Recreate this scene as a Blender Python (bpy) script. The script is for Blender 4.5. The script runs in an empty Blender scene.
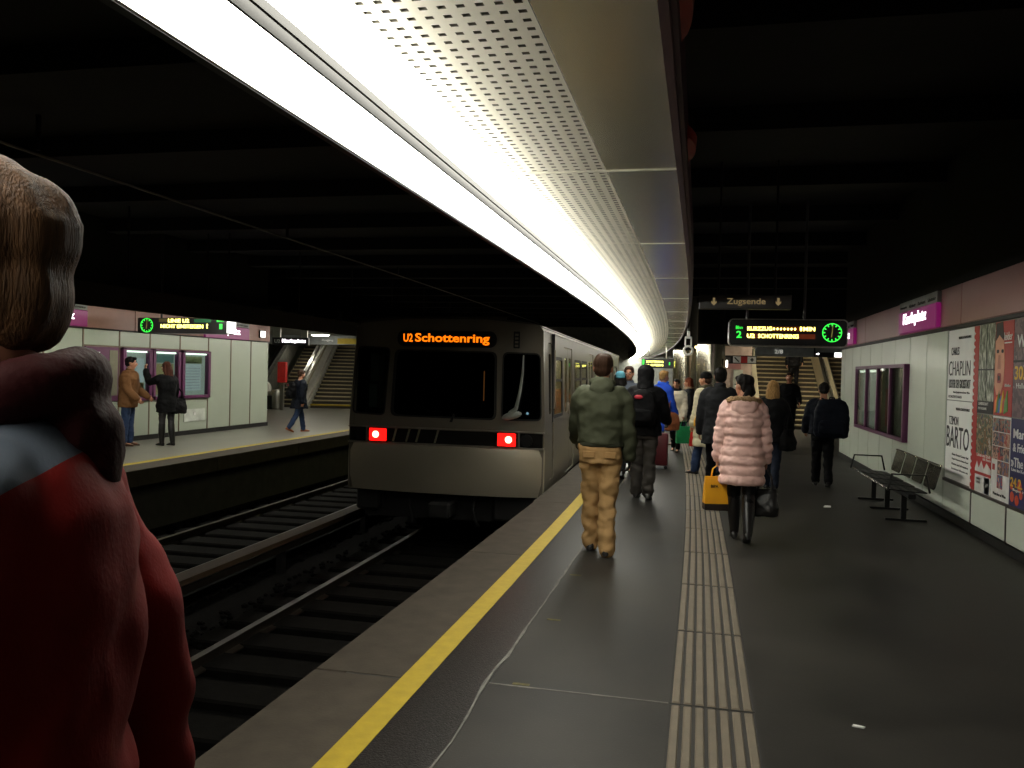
import bpy, bmesh, math, random
from mathutils import Vector, Matrix, noise
random.seed(7)
SC = bpy.context.scene
COL = SC.collection
PI = math.pi
R = math.radians

# ------------------------------------------------------------------ camera
FPX, EYE = 828.0, 1.63
yaw, roll, pitch = math.atan2(188, FPX), .025, -13.0 / FPX
fw = Vector((-math.sin(yaw) * math.cos(pitch), math.cos(yaw) * math.cos(pitch), math.sin(pitch)))
r0 = fw.cross(Vector((0, 0, 1))).normalized()
u0 = r0.cross(fw)
rt = r0 * math.cos(roll) + u0 * math.sin(roll)
up = u0 * math.cos(roll) - r0 * math.sin(roll)
cd = bpy.data.cameras.new('camera')
cam = bpy.data.objects.new('camera', cd)
COL.objects.link(cam)
cd.sensor_width = 36.0
cd.lens = FPX / 1024 * 36
cd.clip_start, cd.clip_end = .05, 300
M = Matrix((rt, up, -fw)).transposed().to_4x4()
M.translation = (0, 0, EYE)
cam.matrix_world = M
SC.camera = cam
# ------------------------------------------------------------------ world, exposure
w = bpy.data.worlds.new('world')
SC.world = w
w.use_nodes = True
w.node_tree.nodes['Background'].inputs[0].default_value = (.9, .95, 1, 1)
w.node_tree.nodes['Background'].inputs[1].default_value = .001
SC.view_settings.view_transform = 'Standard'
SC.view_settings.look = 'None'
SC.view_settings.exposure = 0.0
SC.view_settings.gamma = 1
SC.view_settings.use_curve_mapping = False
SC.cycles.use_denoising = True
SC.cycles.max_bounces = 8
SC.cycles.sample_clamp_indirect = 6
STRIP = 14.5          # radiance of the long light strips over the platform edges


# ------------------------------------------------------------------ materials
def lin(c):
    def f(v):
        v /= 255.0
        return v / 12.92 if v <= .04045 else ((v + .055) / 1.055) ** 2.4
    return (f(c[0]), f(c[1]), f(c[2]), 1)


MATS = {}


def mat(name, c, rough=.6, metal=0.0, var=.18, scale=6.0, bump=.0, bscale=80.0, stretch=(1, 1, 1), c2=None, coat=0, sheen=0, spec=.5):
    if name in MATS:
        return MATS[name]
    m = bpy.data.materials.new(name)
    m.use_nodes = True
    n, l = m.node_tree.nodes, m.node_tree.links
    b = n['Principled BSDF']
    b.inputs['Roughness'].default_value = rough
    b.inputs['Metallic'].default_value = metal
    b.inputs['Coat Weight'].default_value = coat
    b.inputs['Sheen Weight'].default_value = sheen
    b.inputs['Specular IOR Level'].default_value = spec
    tc = n.new('ShaderNodeTexCoord')
    mp = n.new('ShaderNodeMapping')
    mp.inputs['Scale'].default_value = stretch
    l.new(tc.outputs['Object'], mp.inputs[0])
    nz = n.new('ShaderNodeTexNoise')
    nz.inputs['Scale'].default_value = scale
    nz.inputs['Detail'].default_value = 6
    l.new(mp.outputs[0], nz.inputs['Vector'])
    cr = n.new('ShaderNodeValToRGB')
    a = lin(c)
    cr.color_ramp.elements[0].position = .3
    cr.color_ramp.elements[1].position = .7
    cr.color_ramp.elements[0].color = tuple(v * (1 - var) for v in a[:3]) + (1,)
    cr.color_ramp.elements[1].color = lin(c2) if c2 else tuple(min(1, v * (1 + var)) for v in a[:3]) + (1,)
    l.new(nz.outputs[0], cr.inputs[0])
    l.new(cr.outputs[0], b.inputs['Base Color'])
    if bump:
        n2 = n.new('ShaderNodeTexNoise')
        n2.inputs['Scale'].default_value = bscale
        n2.inputs['Detail'].default_value = 4
        l.new(mp.outputs[0], n2.inputs['Vector'])
        bp = n.new('ShaderNodeBump')
        bp.inputs['Strength'].default_value = bump
        bp.inputs['Distance'].default_value = .01
        l.new(n2.outputs[0], bp.inputs['Height'])
        l.new(bp.outputs[0], b.inputs['Normal'])
    MATS[name] = m
    return m


def em(name, c, s):
    if name in MATS:
        return MATS[name]
    m = bpy.data.materials.new(name)
    m.use_nodes = True
    b = m.node_tree.nodes['Principled BSDF']
    b.inputs['Base Color'].default_value = lin(tuple(v * .4 for v in c))
    b.inputs['Emission Color'].default_value = lin(c)
    b.inputs['Emission Strength'].default_value = s
    b.inputs['Roughness'].default_value = .4
    MATS[name] = m
    return m


def glass(name, tint=(200, 210, 205), rough=.03):
    if name in MATS:
        return MATS[name]
    m = bpy.data.materials.new(name)
    m.use_nodes = True
    n, l = m.node_tree.nodes, m.node_tree.links
    n.clear()
    o = n.new('ShaderNodeOutputMaterial')
    mx = n.new('ShaderNodeMixShader')
    lw = n.new('ShaderNodeLayerWeight')
    pw = n.new('ShaderNodeMath')
    pw.operation = 'POWER'
    pw.inputs[1].default_value = 5
    l.new(lw.outputs['Facing'], pw.inputs[0])
    fr = n.new('ShaderNodeMath')
    fr.operation = 'MULTIPLY_ADD'
    fr.inputs[1].default_value = .6
    fr.inputs[2].default_value = .045
    l.new(pw.outputs[0], fr.inputs[0])
    t = n.new('ShaderNodeBsdfTransparent')
    t.inputs[0].default_value = lin(tint)
    g = n.new('ShaderNodeBsdfGlossy')
    g.inputs['Roughness'].default_value = rough
    l.new(fr.outputs[0], mx.inputs[0])
    l.new(t.outputs[0], mx.inputs[1])
    l.new(g.outputs[0], mx.inputs[2])
    l.new(mx.outputs[0], o.inputs[0])
    MATS[name] = m
    return m


def blotch(name, cols, scale=6.0, rough=.45, stretch=(1, 1, 1)):
    """printed picture: patches of several colours"""
    m = bpy.data.materials.new(name)
    m.use_nodes = True
    n, l = m.node_tree.nodes, m.node_tree.links
    b = n['Principled BSDF']
    b.inputs['Roughness'].default_value = rough
    tc = n.new('ShaderNodeTexCoord')
    mp = n.new('ShaderNodeMapping')
    mp.inputs['Scale'].default_value = stretch
    l.new(tc.outputs['Object'], mp.inputs[0])
    nz = n.new('ShaderNodeTexNoise')
    nz.inputs['Scale'].default_value = scale
    nz.inputs['Detail'].default_value = 5
    l.new(mp.outputs[0], nz.inputs['Vector'])
    cr = n.new('ShaderNodeValToRGB')
    cr.color_ramp.interpolation = 'CONSTANT'
    e = cr.color_ramp.elements
    e[0].position, e[0].color = 0, lin(cols[0])
    e[1].position, e[1].color = .33, lin(cols[1])
    for k, c in enumerate(cols[2:]):
        q = e.new(.33 + .36 * (k + 1) / (len(cols) - 1))
        q.color = lin(c)
    l.new(nz.outputs[0], cr.inputs[0])
    l.new(cr.outputs[0], b.inputs['Base Color'])
    MATS[name] = m
    return m


# ------------------------------------------------------------------ mesh builder
class G:
    def __init__(s):
        s.v, s.f, s.m = [], [], []

    def add(s, vs, fs, m=0):
        o = len(s.v)
        s.v += [tuple(v) for v in vs]
        s.f += [tuple(i + o for i in f) for f in fs]
        s.m += [m] * len(fs)
        return s

    def hexa(s, p, m=0):
        return s.add(p, [(0, 3, 2, 1), (4, 5, 6, 7), (0, 1, 5, 4), (1, 2, 6, 5), (2, 3, 7, 6), (3, 0, 4, 7)], m)

    def box(s, x0, x1, y0, y1, z0, z1, m=0):
        return s.hexa([(x0, y0, z0), (x1, y0, z0), (x1, y1, z0), (x0, y1, z0), (x0, y0, z1), (x1, y0, z1), (x1, y1, z1), (x0, y1, z1)], m)

    def cbox(s, x0, x1, y0, y1, z0, z1, c=.02, m=0, seg=1):
        bm = bmesh.new()
        bmesh.ops.create_cube(bm, size=1)
        for v in bm.verts:
            v.co = ((x0 + x1) / 2 + v.co.x * (x1 - x0), (y0 + y1) / 2 + v.co.y * (y1 - y0), (z0 + z1) / 2 + v.co.z * (z1 - z0))
        bmesh.ops.bevel(bm, geom=bm.edges[:], offset=c, segments=seg, affect='EDGES', profile=.5)
        bm.verts.index_update()
        s.add([v.co[:] for v in bm.verts], [[v.index for v in f.verts] for f in bm.faces], m)
        bm.free()
        return s

    def tube(s, pts, r, n=10, m=0, cap=True):
        pts = [Vector(p) for p in pts]
        rr = r if isinstance(r, (list, tuple)) else [r] * len(pts)
        t0 = (pts[1] - pts[0]).normalized()
        ref = Vector((0, 0, 1)) if abs(t0.z) < .9 else Vector((0, 1, 0))
        a = t0.cross(ref).normalized()
        rings = []
        for i, p in enumerate(pts):
            if i == 0:
                t = t0
            elif i == len(pts) - 1:
                t = (pts[i] - pts[i - 1]).normalized()
            else:
                t = ((pts[i] - pts[i - 1]).normalized() + (pts[i + 1] - pts[i]).normalized()).normalized()
            a = (a - t * a.dot(t)).normalized()
            b = t.cross(a)
            ra, rb = rr[i] if isinstance(rr[i], (list, tuple)) else (rr[i], rr[i])
            rings.append((p, t, a.copy(), b, ra, rb))
        out = []
        if cap:
            p, t, a, b, ra, rb = rings[0]
            q = min(ra, rb)
            for k in (.35, .8):
                out.append([p - t * q * math.cos(math.asin(k)) + (a * ra * math.cos(x) + b * rb * math.sin(x)) * k for x in [2 * PI * j / n for j in range(n)]])
        for p, t, a, b, ra, rb in rings:
            out.append([p + a * ra * math.cos(x) + b * rb * math.sin(x) for x in [2 * PI * j / n for j in range(n)]])
        if cap:
            p, t, a, b, ra, rb = rings[-1]
            q = min(ra, rb)
            for k in (.8, .35):
                out.append([p + t * q * math.cos(math.asin(k)) + (a * ra * math.cos(x) + b * rb * math.sin(x)) * k for x in [2 * PI * j / n for j in range(n)]])
        return s.loft(out, m)

    def rod(s, p, q, r, n=8, m=0):
        return s.tube([p, q], r, n, m, cap=False)

    def loft(s, rings, m=0, closed=False):
        n = len(rings[0])
        vs = [v for r_ in rings for v in r_]
        fs = []
        k = len(rings)
        for i in range(k if closed else k - 1):
            for j in range(n):
                a, b = i * n + j, i * n + (j + 1) % n
                c, d = ((i + 1) % k) * n + (j + 1) % n, ((i + 1) % k) * n + j
                fs.append((a, b, c, d))
        if not closed:
            fs.append(tuple(range(n))[::-1])
            fs.append(tuple((k - 1) * n + j for j in range(n)))
        return s.add(vs, fs, m)

    def ell(s, c, r, B=None, n=14, m=0):
        c = Vector(c)
        B = B or Matrix.Identity(3)
        rings = []
        h = n // 2 + 1
        for i in range(1, h):
            a = -PI / 2 + PI * i / h
            rings.append([c + B @ Vector((r[0] * math.cos(a) * math.cos(x), r[1] * math.cos(a) * math.sin(x), r[2] * math.sin(a))) for x in [2 * PI * j / n for j in range(n)]])
        return s.loft(rings, m)

    def rings(s, rs, n=20, m=0, p=2.3):
        """horizontal superellipse rings (x, y, z, rx, ry)"""
        out = []
        for (x, y, z, rx, ry) in rs:
            ring = []
            for j in range(n):
                t = 2 * PI * j / n
                c, d = math.cos(t), math.sin(t)
                ring.append(Vector((x + rx * math.copysign(abs(c) ** (2 / p), c), y + ry * math.copysign(abs(d) ** (2 / p), d), z)))
            out.append(ring)
        return s.loft(out, m)

    def prism(s, poly, a0, a1, plane='xz', m=0):
        """polygon extruded along the missing axis"""
        def P(u, v, a):
            return {'xz': (u, a, v), 'yz': (a, u, v), 'xy': (u, v, a)}[plane]
        n = len(poly)
        vs = [P(u, v, a0) for u, v in poly] + [P(u, v, a1) for u, v in poly]
        fs = [tuple(range(n)), tuple(range(2 * n - 1, n - 1, -1))] + [(i, i + n, (i + 1) % n + n, (i + 1) % n) for i in range(n)]
        return s.add(vs, fs, m)

    def mesh(s, name, mats, smooth=False):
        me = bpy.data.meshes.new(name)
        me.from_pydata(s.v, [], s.f)
        for q in (mats if isinstance(mats, (list, tuple)) else [mats]):
            me.materials.append(q)
        if any(s.m):
            me.polygons.foreach_set('material_index', s.m)
        bm = bmesh.new()
        bm.from_mesh(me)
        bmesh.ops.recalc_face_normals(bm, faces=bm.faces)
        bm.to_mesh(me)
        bm.free()
        if smooth:
            me.polygons.foreach_set('use_smooth', [True] * len(me.polygons))
            try:
                me.set_sharp_from_angle(angle=R(40))
            except Exception:
                pass
        me.update()
        return me

    def build(s, name, mats, parent=None, smooth=False):
        return link(name, s.mesh(name, mats, smooth), parent)


def link(name, me, parent=None, M=None):
    o = bpy.data.objects.new(name, me)
    COL.objects.link(o)
    if parent is not None:
        o.parent = parent
    if M is not None:
        o.matrix_basis = M
    return o


def tag(o, label, cat, group=None):
    o['label'] = label
    o['category'] = cat
    if group:
        o['group'] = group
    return o


def struct(o):
    o['kind'] = 'structure'
    return o


def thing(name, label, cat, loc=(0, 0, 0), rz=0, group=None):
    o = bpy.data.objects.new(name, None)
    o.empty_display_size = .1
    COL.objects.link(o)
    o.location = loc
    o.rotation_euler = (0, 0, rz)
    return tag(o, label, cat, group)


def copy_tree(o, parent=None):
    c = o.copy()
    COL.objects.link(c)
    if parent is not None:
        c.parent = parent
    for ch in list(o.children):
        copy_tree(ch, c)
    return c


def rrect(x0, x1, y0, y1, r, k=5):
    pts = []
    for cx, cy, a in ((x1 - r, y1 - r, 0), (x0 + r, y1 - r, 90), (x0 + r, y0 + r, 180), (x1 - r, y0 + r, 270)):
        for i in range(k + 1):
            t = R(a + 90 * i / k)
            pts.append((cx + r * math.cos(t), cy + r * math.sin(t)))
    return pts


def rpoly(pts, r, k=4):
    """polygon with rounded corners"""
    out = []
    n = len(pts)
    for i in range(n):
        p, a, b = Vector(pts[i]), Vector(pts[i - 1]), Vector(pts[(i + 1) % n])
        d1, d2 = (a - p).normalized(), (b - p).normalized()
        s, e = p + d1 * r, p + d2 * r
        for j in range(k + 1):
            t = j / k
            out.append(tuple(s * (1 - t) ** 2 + p * 2 * t * (1 - t) + e * t * t))
    return out


FRONT = Matrix(((1, 0, 0, 0), (0, 0, -1, 0), (0, 1, 0, 0), (0, 0, 0, 1)))       # drawn in xy, looks towards -Y
RIGHTW = Matrix.Rotation(-PI / 2, 4, 'Z') @ FRONT                               # on the right wall, looks towards -X
LEFTW = Matrix.Rotation(PI / 2, 4, 'Z') @ FRONT                                 # on the left wall, looks towards +X


def curve_mesh(cu):
    ob = bpy.data.objects.new('tmp', cu)
    me = bpy.data.meshes.new_from_object(ob)
    bpy.data.objects.remove(ob)
    bpy.data.curves.remove(cu)
    return me


def plate(name, outer, holes, thick, mats, parent=None, T=None):
    cu = bpy.data.curves.new(name, 'CURVE')
    cu.dimensions = '2D'
    cu.fill_mode = 'BOTH'
    cu.extrude = thick / 2
    for poly in [outer] + list(holes):
        sp = cu.splines.new('POLY')
        sp.points.add(len(poly) - 1)
        for q, (a, b) in zip(sp.points, poly):
            q.co = (a, b, 0, 1)
        sp.use_cyclic_u = True
    me = curve_mesh(cu)
    me.name = name
    me.materials.clear()
    me.materials.append(mats)
    if T is not None:
        me.transform(T)
    return link(name, me, parent)


def letters(body, width, height, T, m, parent=None, name='lettering', thick=.004, bold=0.0, squeeze=None):
    cu = bpy.data.curves.new(name, 'FONT')
    cu.body = body
    cu.align_x = 'LEFT'
    cu.extrude = .001
    cu.offset = bold
    cu.resolution_u = 3
    me = curve_mesh(cu)
    xs = [v.co.x for v in me.vertices]
    ys = [v.co.y for v in me.vertices]
    if not xs:
        return None
    sx = width / (max(xs) - min(xs))
    sy = height / (max(ys) - min(ys))
    me.transform(Matrix.Diagonal((sx, sy, thick / .002, 1)) @ Matrix.Translation((-(max(xs) + min(xs)) / 2, -(max(ys) + min(ys)) / 2, 0)))
    me.transform(T)
    me.name = name
    me.materials.clear()
    me.materials.append(m)
    return link(name, me, parent)


def T3(x, y, z):
    return Matrix.Translation((x, y, z))


# ------------------------------------------------------------------ the curve of the station
RAD, Y0 = 320.0, 6.0


def cv(x, y):
    if y <= Y0:
        return x, y
    a = (y - Y0) / RAD
    return -RAD + (RAD + x) * math.cos(a), Y0 + (RAD + x) * math.sin(a)


def head_at(y):
    return max(0.0, (y - Y0) / RAD)


def strip(g, x0, x1, y0, y1, z0, z1, step=1.5, m=0, curve=True):
    """a long box that follows the curve"""
    n = max(1, int(math.ceil((y1 - y0) / step)))
    rings = []
    for i in range(n + 1):
        y = y0 + (y1 - y0) * i / n
        a = cv(x0, y) if curve else (x0, y)
        b = cv(x1, y) if curve else (x1, y)
        rings.append([(a[0], a[1], z0), (b[0], b[1], z0), (b[0], b[1], z1), (a[0], a[1], z1)])
    return g.loft(rings, m)


def oncurve(o, x, y, z=0):
    px, py = cv(x, y)
    o.location = (px, py, z)
    o.rotation_euler = (0, 0, head_at(y))
    return o


# ------------------------------------------------------------------ shared materials
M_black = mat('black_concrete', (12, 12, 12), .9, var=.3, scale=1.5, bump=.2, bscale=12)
M_dark = mat('dark_metal', (34, 33, 33), .5, .4)
M_blackplastic = mat('black_plastic', (16, 16, 17), .35)
M_steel = mat('brushed_steel', (168, 166, 158), .28, 1.0, var=.06, scale=3, stretch=(1, .1, 1))
M_panelsteel = mat('canopy_steel', (200, 196, 178), .26, .8, var=.05, scale=2.5, bump=.03, bscale=4)
M_perf = mat('perforated_sheet', (232, 228, 212), .5, .1, var=.04, scale=3)
M_white = mat('white_paint', (205, 206, 200), .5, var=.04)
M_rail = mat('rail_steel', (84, 78, 70), .4, .9, var=.1)
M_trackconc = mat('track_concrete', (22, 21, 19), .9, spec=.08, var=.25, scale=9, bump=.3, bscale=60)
M_yellow = mat('yellow_paint', (168, 144, 20), .6, var=.1, scale=14, bump=.1)
M_panel = mat('wall_panel_enamel', (204, 212, 198), .32, .0, var=.05, scale=1.3)
M_mull = mat('mullion_metal', (70, 62, 58), .45, .3)
M_band = mat('band_enamel', (152, 108, 106), .4, var=.06, scale=1.5)
M_purple = mat('purple_frame', (98, 44, 84), .4, var=.08)
M_magenta = em('magenta_lightbox', (170, 30, 124), .3)
M_lit = em('lit_letters', (255, 245, 252), 4.0)
M_green = em('green_led', (60, 255, 80), 1.3)
M_yled = em('yellow_led', (255, 246, 120), 5.0)
M_oled = em('orange_led', (255, 120, 20), 1.5)
M_dimled = em('dim_led_field', (150, 60, 20), .25)
M_beige = em('beige_lettering', (196, 170, 120), .35)
M_lamp = em('fluorescent_tube', (255, 252, 238), STRIP)
M_glass = glass('clear_glass')
M_paper = mat('paper', (246, 247, 243), .6, var=.03)


# ------------------------------------------------------------------ the setting: floors
def floor_material():
    m = bpy.data.materials.new('worn_asphalt_floor')
    m.use_nodes = True
    n, l = m.node_tree.nodes, m.node_tree.links
    b = n['Principled BSDF']
    tc = n.new('ShaderNodeTexCoord')
    n1 = n.new('ShaderNodeTexNoise')
    n1.inputs['Scale'].default_value = 1.1
    n1.inputs['Detail'].default_value = 8
    n2 = n.new('ShaderNodeTexNoise')
    n2.inputs['Scale'].default_value = 90
    n2.inputs['Detail'].default_value = 3
    for q in (n1, n2):
        l.new(tc.outputs['Object'], q.inputs['Vector'])
    c1 = n.new('ShaderNodeValToRGB')
    c1.color_ramp.elements[0].color = lin((41, 40, 38))
    c1.color_ramp.elements[1].color = lin((61, 59, 55))
    c1.color_ramp.elements[0].position = .35
    c1.color_ramp.elements[1].position = .68
    l.new(n1.outputs[0], c1.inputs[0])
    c2 = n.new('ShaderNodeValToRGB')
    c2.color_ramp.elements[0].position = .66
    c2.color_ramp.elements[1].position = .74
    c2.color_ramp.elements[0].color = (0, 0, 0, 1)
    c2.color_ramp.elements[1].color = (.22, .22, .22, 1)
    l.new(n2.outputs[0], c2.inputs[0])
    mx = n.new('ShaderNodeMixRGB')
    mx.blend_type = 'MIX'
    mx.inputs[2].default_value = lin((104, 102, 96))
    l.new(c2.outputs[0], mx.inputs[0])
    l.new(c1.outputs[0], mx.inputs[1])
    l.new(mx.outputs[0], b.inputs['Base Color'])
    rr = n.new('ShaderNodeMapRange')
    rr.inputs[3].default_value = .38
    rr.inputs[4].default_value = .6
    b.inputs['Specular IOR Level'].default_value = .13
    l.new(n1.outputs[0], rr.inputs[0])
    l.new(rr.outputs[0], b.inputs['Roughness'])
    bp = n.new('ShaderNodeBump')
    bp.inputs['Strength'].default_value = .12
    bp.inputs['Distance'].default_value = .004
    l.new(n2.outputs[0], bp.inputs['Height'])
    l.new(bp.outputs[0], b.inputs['Normal'])
    return m


M_floor = floor_material()
M_asph = mat('dark_speckled_asphalt', (19, 18, 18), .36, var=.35, scale=60, bump=.25, bscale=120, c2=(50, 48, 46), spec=.16)
M_edge = mat('edge_concrete', (70, 64, 56), .75, spec=.12, var=.16, scale=5, bump=.15, bscale=70)
M_tact = mat('tactile_rib_stone', (110, 100, 84), .65, var=.12, scale=7, bump=.1)
M_tactbase = mat('tactile_groove', (44, 42, 39), .8, var=.15)
M_scr = mat('scuff_seam', (100, 98, 92), .7, var=.4, scale=10)

g = G()
n = 30
ys = [-4 + 36.0 * i / n for i in range(n + 1)]
rings = []
for y in ys:
    a = cv(-1.80, y)
    rings.append([(a[0], a[1], -.3), (9.0, y, -.3), (9.0, y, 0), (a[0], a[1], 0)])
g.loft(rings)
g.prism([cv(-1.80, 32)[::1], (9.0, 32), (4, 60), cv(-1.8, 60), cv(-1.8, 50), cv(-1.8, 41)], -.3, 0, 'xy')
floor = struct(g.build('floor', M_floor))
g = G()
strip(g, -1.352, -1.03, -2, 40, 0, .003)
g.build('asphalt_strip', M_asph, floor)
# uneven seam beside the dark asphalt
rings = []
for i in range(140):
    y = 1.5 + i * .14
    x = -1.03 + .035 * noise.noise(Vector((y * 1.3, 3, 0))) + .012 * noise.noise(Vector((y * 6, 5, 0)))
    wd = .004 + .012 * abs(noise.noise(Vector((y * 2.3, 9, 0))))
    a, b = cv(x - wd, y), cv(x + wd, y)
    rings.append([(a[0], a[1], .002), (b[0], b[1], .002), (b[0], b[1], .0055), (a[0], a[1], .0055)])
G().loft(rings).build('floor_seam', M_scr, floor)
G().box(-1.03, -.11, 4.16, 4.175, 0, .002).build('floor_joint', M_scr, floor)
G().box(.3, 2.85, 18.6, 18.64, 0, .002).build('floor_joint', M_dark, floor)
for (x, y) in ((-.89, 5.36), (-.86, 4.2), (-.93, 6.6)):
    G().box(x - .05, x + .04, y - .014, y + .014, .0, .002).build('yellow_paint_mark', mat('worn_yellow', (84, 78, 30), .7, var=.4, scale=40), floor)
# edge slabs
L, gap = 3.05, .012
y = -2.0
me = None
while y < 40:
    g = G()
    g.cbox(-.24, .27, gap / 2, L - gap / 2, -.14, .002, .006)
    me = me or g.mesh('edge_slab', M_edge)
    o = link('edge_slab', me, floor)
    oncurve(o, -1.74, y)
    y += L
g = G()
strip(g, -1.488, -1.352, -2, 40, -.01, .006)
g.build('yellow_line', M_yellow, floor)
# tactile tiles
g = G()
g.box(0, .41, .006, 1.194, -.01, .002, 1)
for k in range(7):
    x = .012 + k * .0575
    g.hexa([(x, .012, .002), (x + .041, .012, .002), (x + .041, 1.188, .002), (x, 1.188, .002), (x + .006, .02, .008), (x + .035, .02, .008), (x + .035, 1.18, .008), (x + .006, 1.18, .008)], 0)
me = g.mesh('tactile_tile', [M_tact, M_tactbase])
for k in range(-2, 28):
    o = link('tactile_tile', me, floor)
    oncurve(o, -.105, 4.16 + (k - 1) * 1.21)
# platform side wall below the edge
g = G()
strip(g, -1.85, -1.6, -4, 45, -1.5, -.13)
struct(g.build('wall_platform_edge', mat('edge_wall', (60, 58, 55), .9)))

# opposite platform
M_floorl = mat('pale_floor', (108, 106, 97), .35, var=.1, scale=1.2)
g = G().box(-24, -8.7, -4, 50, -.3, 0)
fl2 = struct(g.build('floor_opposite', M_floorl))
for k in range(17):
    G().cbox(-8.7, -8.2, -2 + k * 3 + .006, 1 + k * 3 - .006, -.25, .002, .006).build('edge_slab', M_edge, fl2)
G().box(-8.86, -8.72, -2, 50, -.01, .004).build('yellow_line', M_yellow, fl2)
struct(G().box(-8.95, -8.6, -4, 50, -1.5, -.25).build('wall_opposite_edge', mat('edge_wall', (60, 58, 55), .9)))

# track bed
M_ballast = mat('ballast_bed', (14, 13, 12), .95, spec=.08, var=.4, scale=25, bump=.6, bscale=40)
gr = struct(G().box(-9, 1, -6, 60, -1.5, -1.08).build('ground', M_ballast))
sl = G().cbox(-1.2, 1.2, -.2, .2, -.1, .1, .02).mesh('sleeper', M_trackconc)
k = 0
y = 1.0
while y < 34:
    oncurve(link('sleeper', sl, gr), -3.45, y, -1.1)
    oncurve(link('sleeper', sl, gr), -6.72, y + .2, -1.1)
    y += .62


def railrings(x, yy, curve):
    a = cv(x, yy) if curve else (x, yy)
    prof = [(-.07, -1.03), (.07, -1.03), (.07, -1.015), (.012, -1.0), (.012, -.94), (.036, -.93), (.036, -.9), (-.036, -.9), (-.036, -.93), (-.012, -.94), (-.012, -1.0), (-.07, -1.015)]
    return [(a[0] + q, a[1], z) for q, z in prof]


for x, c in ((-3.45 - .7175, 1), (-3.45 + .7175, 1), (-6.72 - .7175, 1), (-6.72 + .7175, 1)):
    G().loft([railrings(x, -4 + i * 1.5, c) for i in range(34)]).build('rail', M_rail, gr)
# paving slabs between near rail and platform wall
sl2 = [G().cbox(0, .74, 0, .62, -.12, random.uniform(-.01, .01), .012).mesh('track_slab', M_trackconc) for _ in range(4)]
y = 1.0
i = 0
while y < 11:
    for x in (-2.62,):
        oncurve(link('track_slab', sl2[i % 4], gr), x, y, -.99)
        i += 1
    y += .66
# conductor rail with timber cover
M_wood = mat('cover_timber', (62, 46, 26), .7, var=.2, scale=4, stretch=(6, .4, 6))
cr = thing('conductor_rail', 'brown timber-covered conductor rail on brackets running between the two tracks', 'rail')
strip(G(), -5.22, -5.02, -3, 40, -.62, -.56).build('cover_board', M_wood, cr)
strip(G(), -5.16, -5.08, -3, 40, -.74, -.66).build('power_rail', M_rail, cr)
br = G()
br.box(-.08, 0, -.06, .06, -1.1, -.6)
br.box(-.08, .1, -.06, .06, -.66, -.62)
me = br.mesh('bracket', M_dark)
for k in range(14):
    oncurve(link('bracket', me, cr), -5.2, 1.2 + k * 2.9)
tr = thing('cable_trough', 'low concrete cable trough lying beside the conductor rail', 'trough')
cb = G().cbox(-.15, .15, .01, 2.47, -1.0, -.93, .01).mesh('trough_lid', M_trackconc)
for k in range(14):
    oncurve(link('trough_lid', cb, tr), -5.57, k * 2.5)
strip(G(), -5.68, -5.46, 0, 35, -1.12, -1.0).build('trough_body', M_trackconc, tr)

# ballast stones
g = G()
ico = bmesh.new()
bmesh.ops.create_icosphere(ico, subdivisions=1, radius=1)
iv = [v.co.copy() for v in ico.verts]
ico.verts.index_update()
iff = [[v.index for v in f.verts] for f in ico.faces]
ico.free()
for _ in range(2600):
    x = random.choice([random.uniform(-5.0, -4.3), random.uniform(-5.95, -5.3), random.uniform(-8.4, -7.9)])
    y = random.uniform(2, 22)
    rr = random.uniform(.02, .045)
    ph = random.random() * 50
    g.add([(x + v.x * rr * (1 + .4 * noise.noise(v * 2 + Vector((ph, 0, 0)))), y + v.y * rr, -1.065 + v.z * rr * .8) for v in iv], iff)
o = g.build('ballast', M_ballast, gr)
o['kind'] = 'stuff'

# ------------------------------------------------------------------ ceiling and dark shell
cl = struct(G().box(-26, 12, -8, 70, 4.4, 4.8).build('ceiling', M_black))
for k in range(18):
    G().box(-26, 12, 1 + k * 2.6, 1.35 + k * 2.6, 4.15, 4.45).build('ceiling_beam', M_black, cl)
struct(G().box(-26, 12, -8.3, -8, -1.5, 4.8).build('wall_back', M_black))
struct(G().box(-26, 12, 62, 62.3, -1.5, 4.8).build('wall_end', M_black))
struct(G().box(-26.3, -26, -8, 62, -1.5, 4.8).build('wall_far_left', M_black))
cd_ = thing('cable_conduit', 'thin dark conduit strung along the ceiling above the tracks', 'conduit')
G().tube([(-7.4, -2, 4.0), (-7.4, 8, 3.95), (-7.6, 20, 4.0), (-7.8, 40, 4.0)], .016, 8).build('conduit_pipe', mat('conduit_grey', (120, 112, 100), .5), cd_)
hg = G().box(-.02, .02, -.02, .02, 0, .45).mesh('conduit_hanger', M_dark)
for y in (1, 8, 14, 20, 30):
    link('conduit_hanger', hg, cd_).location = (-7.4 - max(0, (y - 8)) / 60, y, 4.0)

# ------------------------------------------------------------------ right wall
WX = 2.9
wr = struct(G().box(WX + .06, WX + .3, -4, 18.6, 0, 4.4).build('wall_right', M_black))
struct(G().box(WX + .3, 9.0, 18.3, 18.6, 0, 4.4).build('wall_right_return', M_panel))
struct(G().box(WX - .01, WX + .06, -4, 18.6, 0, .09).build('baseboard_right', M_dark))
edges = [18.6, 18.17, 17.3, 16.45, 15.55, 14.62, 13.68, 12.75, 11.85, 10.92]


def rpanel(y0, y1, z0, z1):
    G().cbox(WX, WX + .05, y0 + .012, y1 - .012, z0, z1, .006).build('wall_panel', M_panel, wr)


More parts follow.
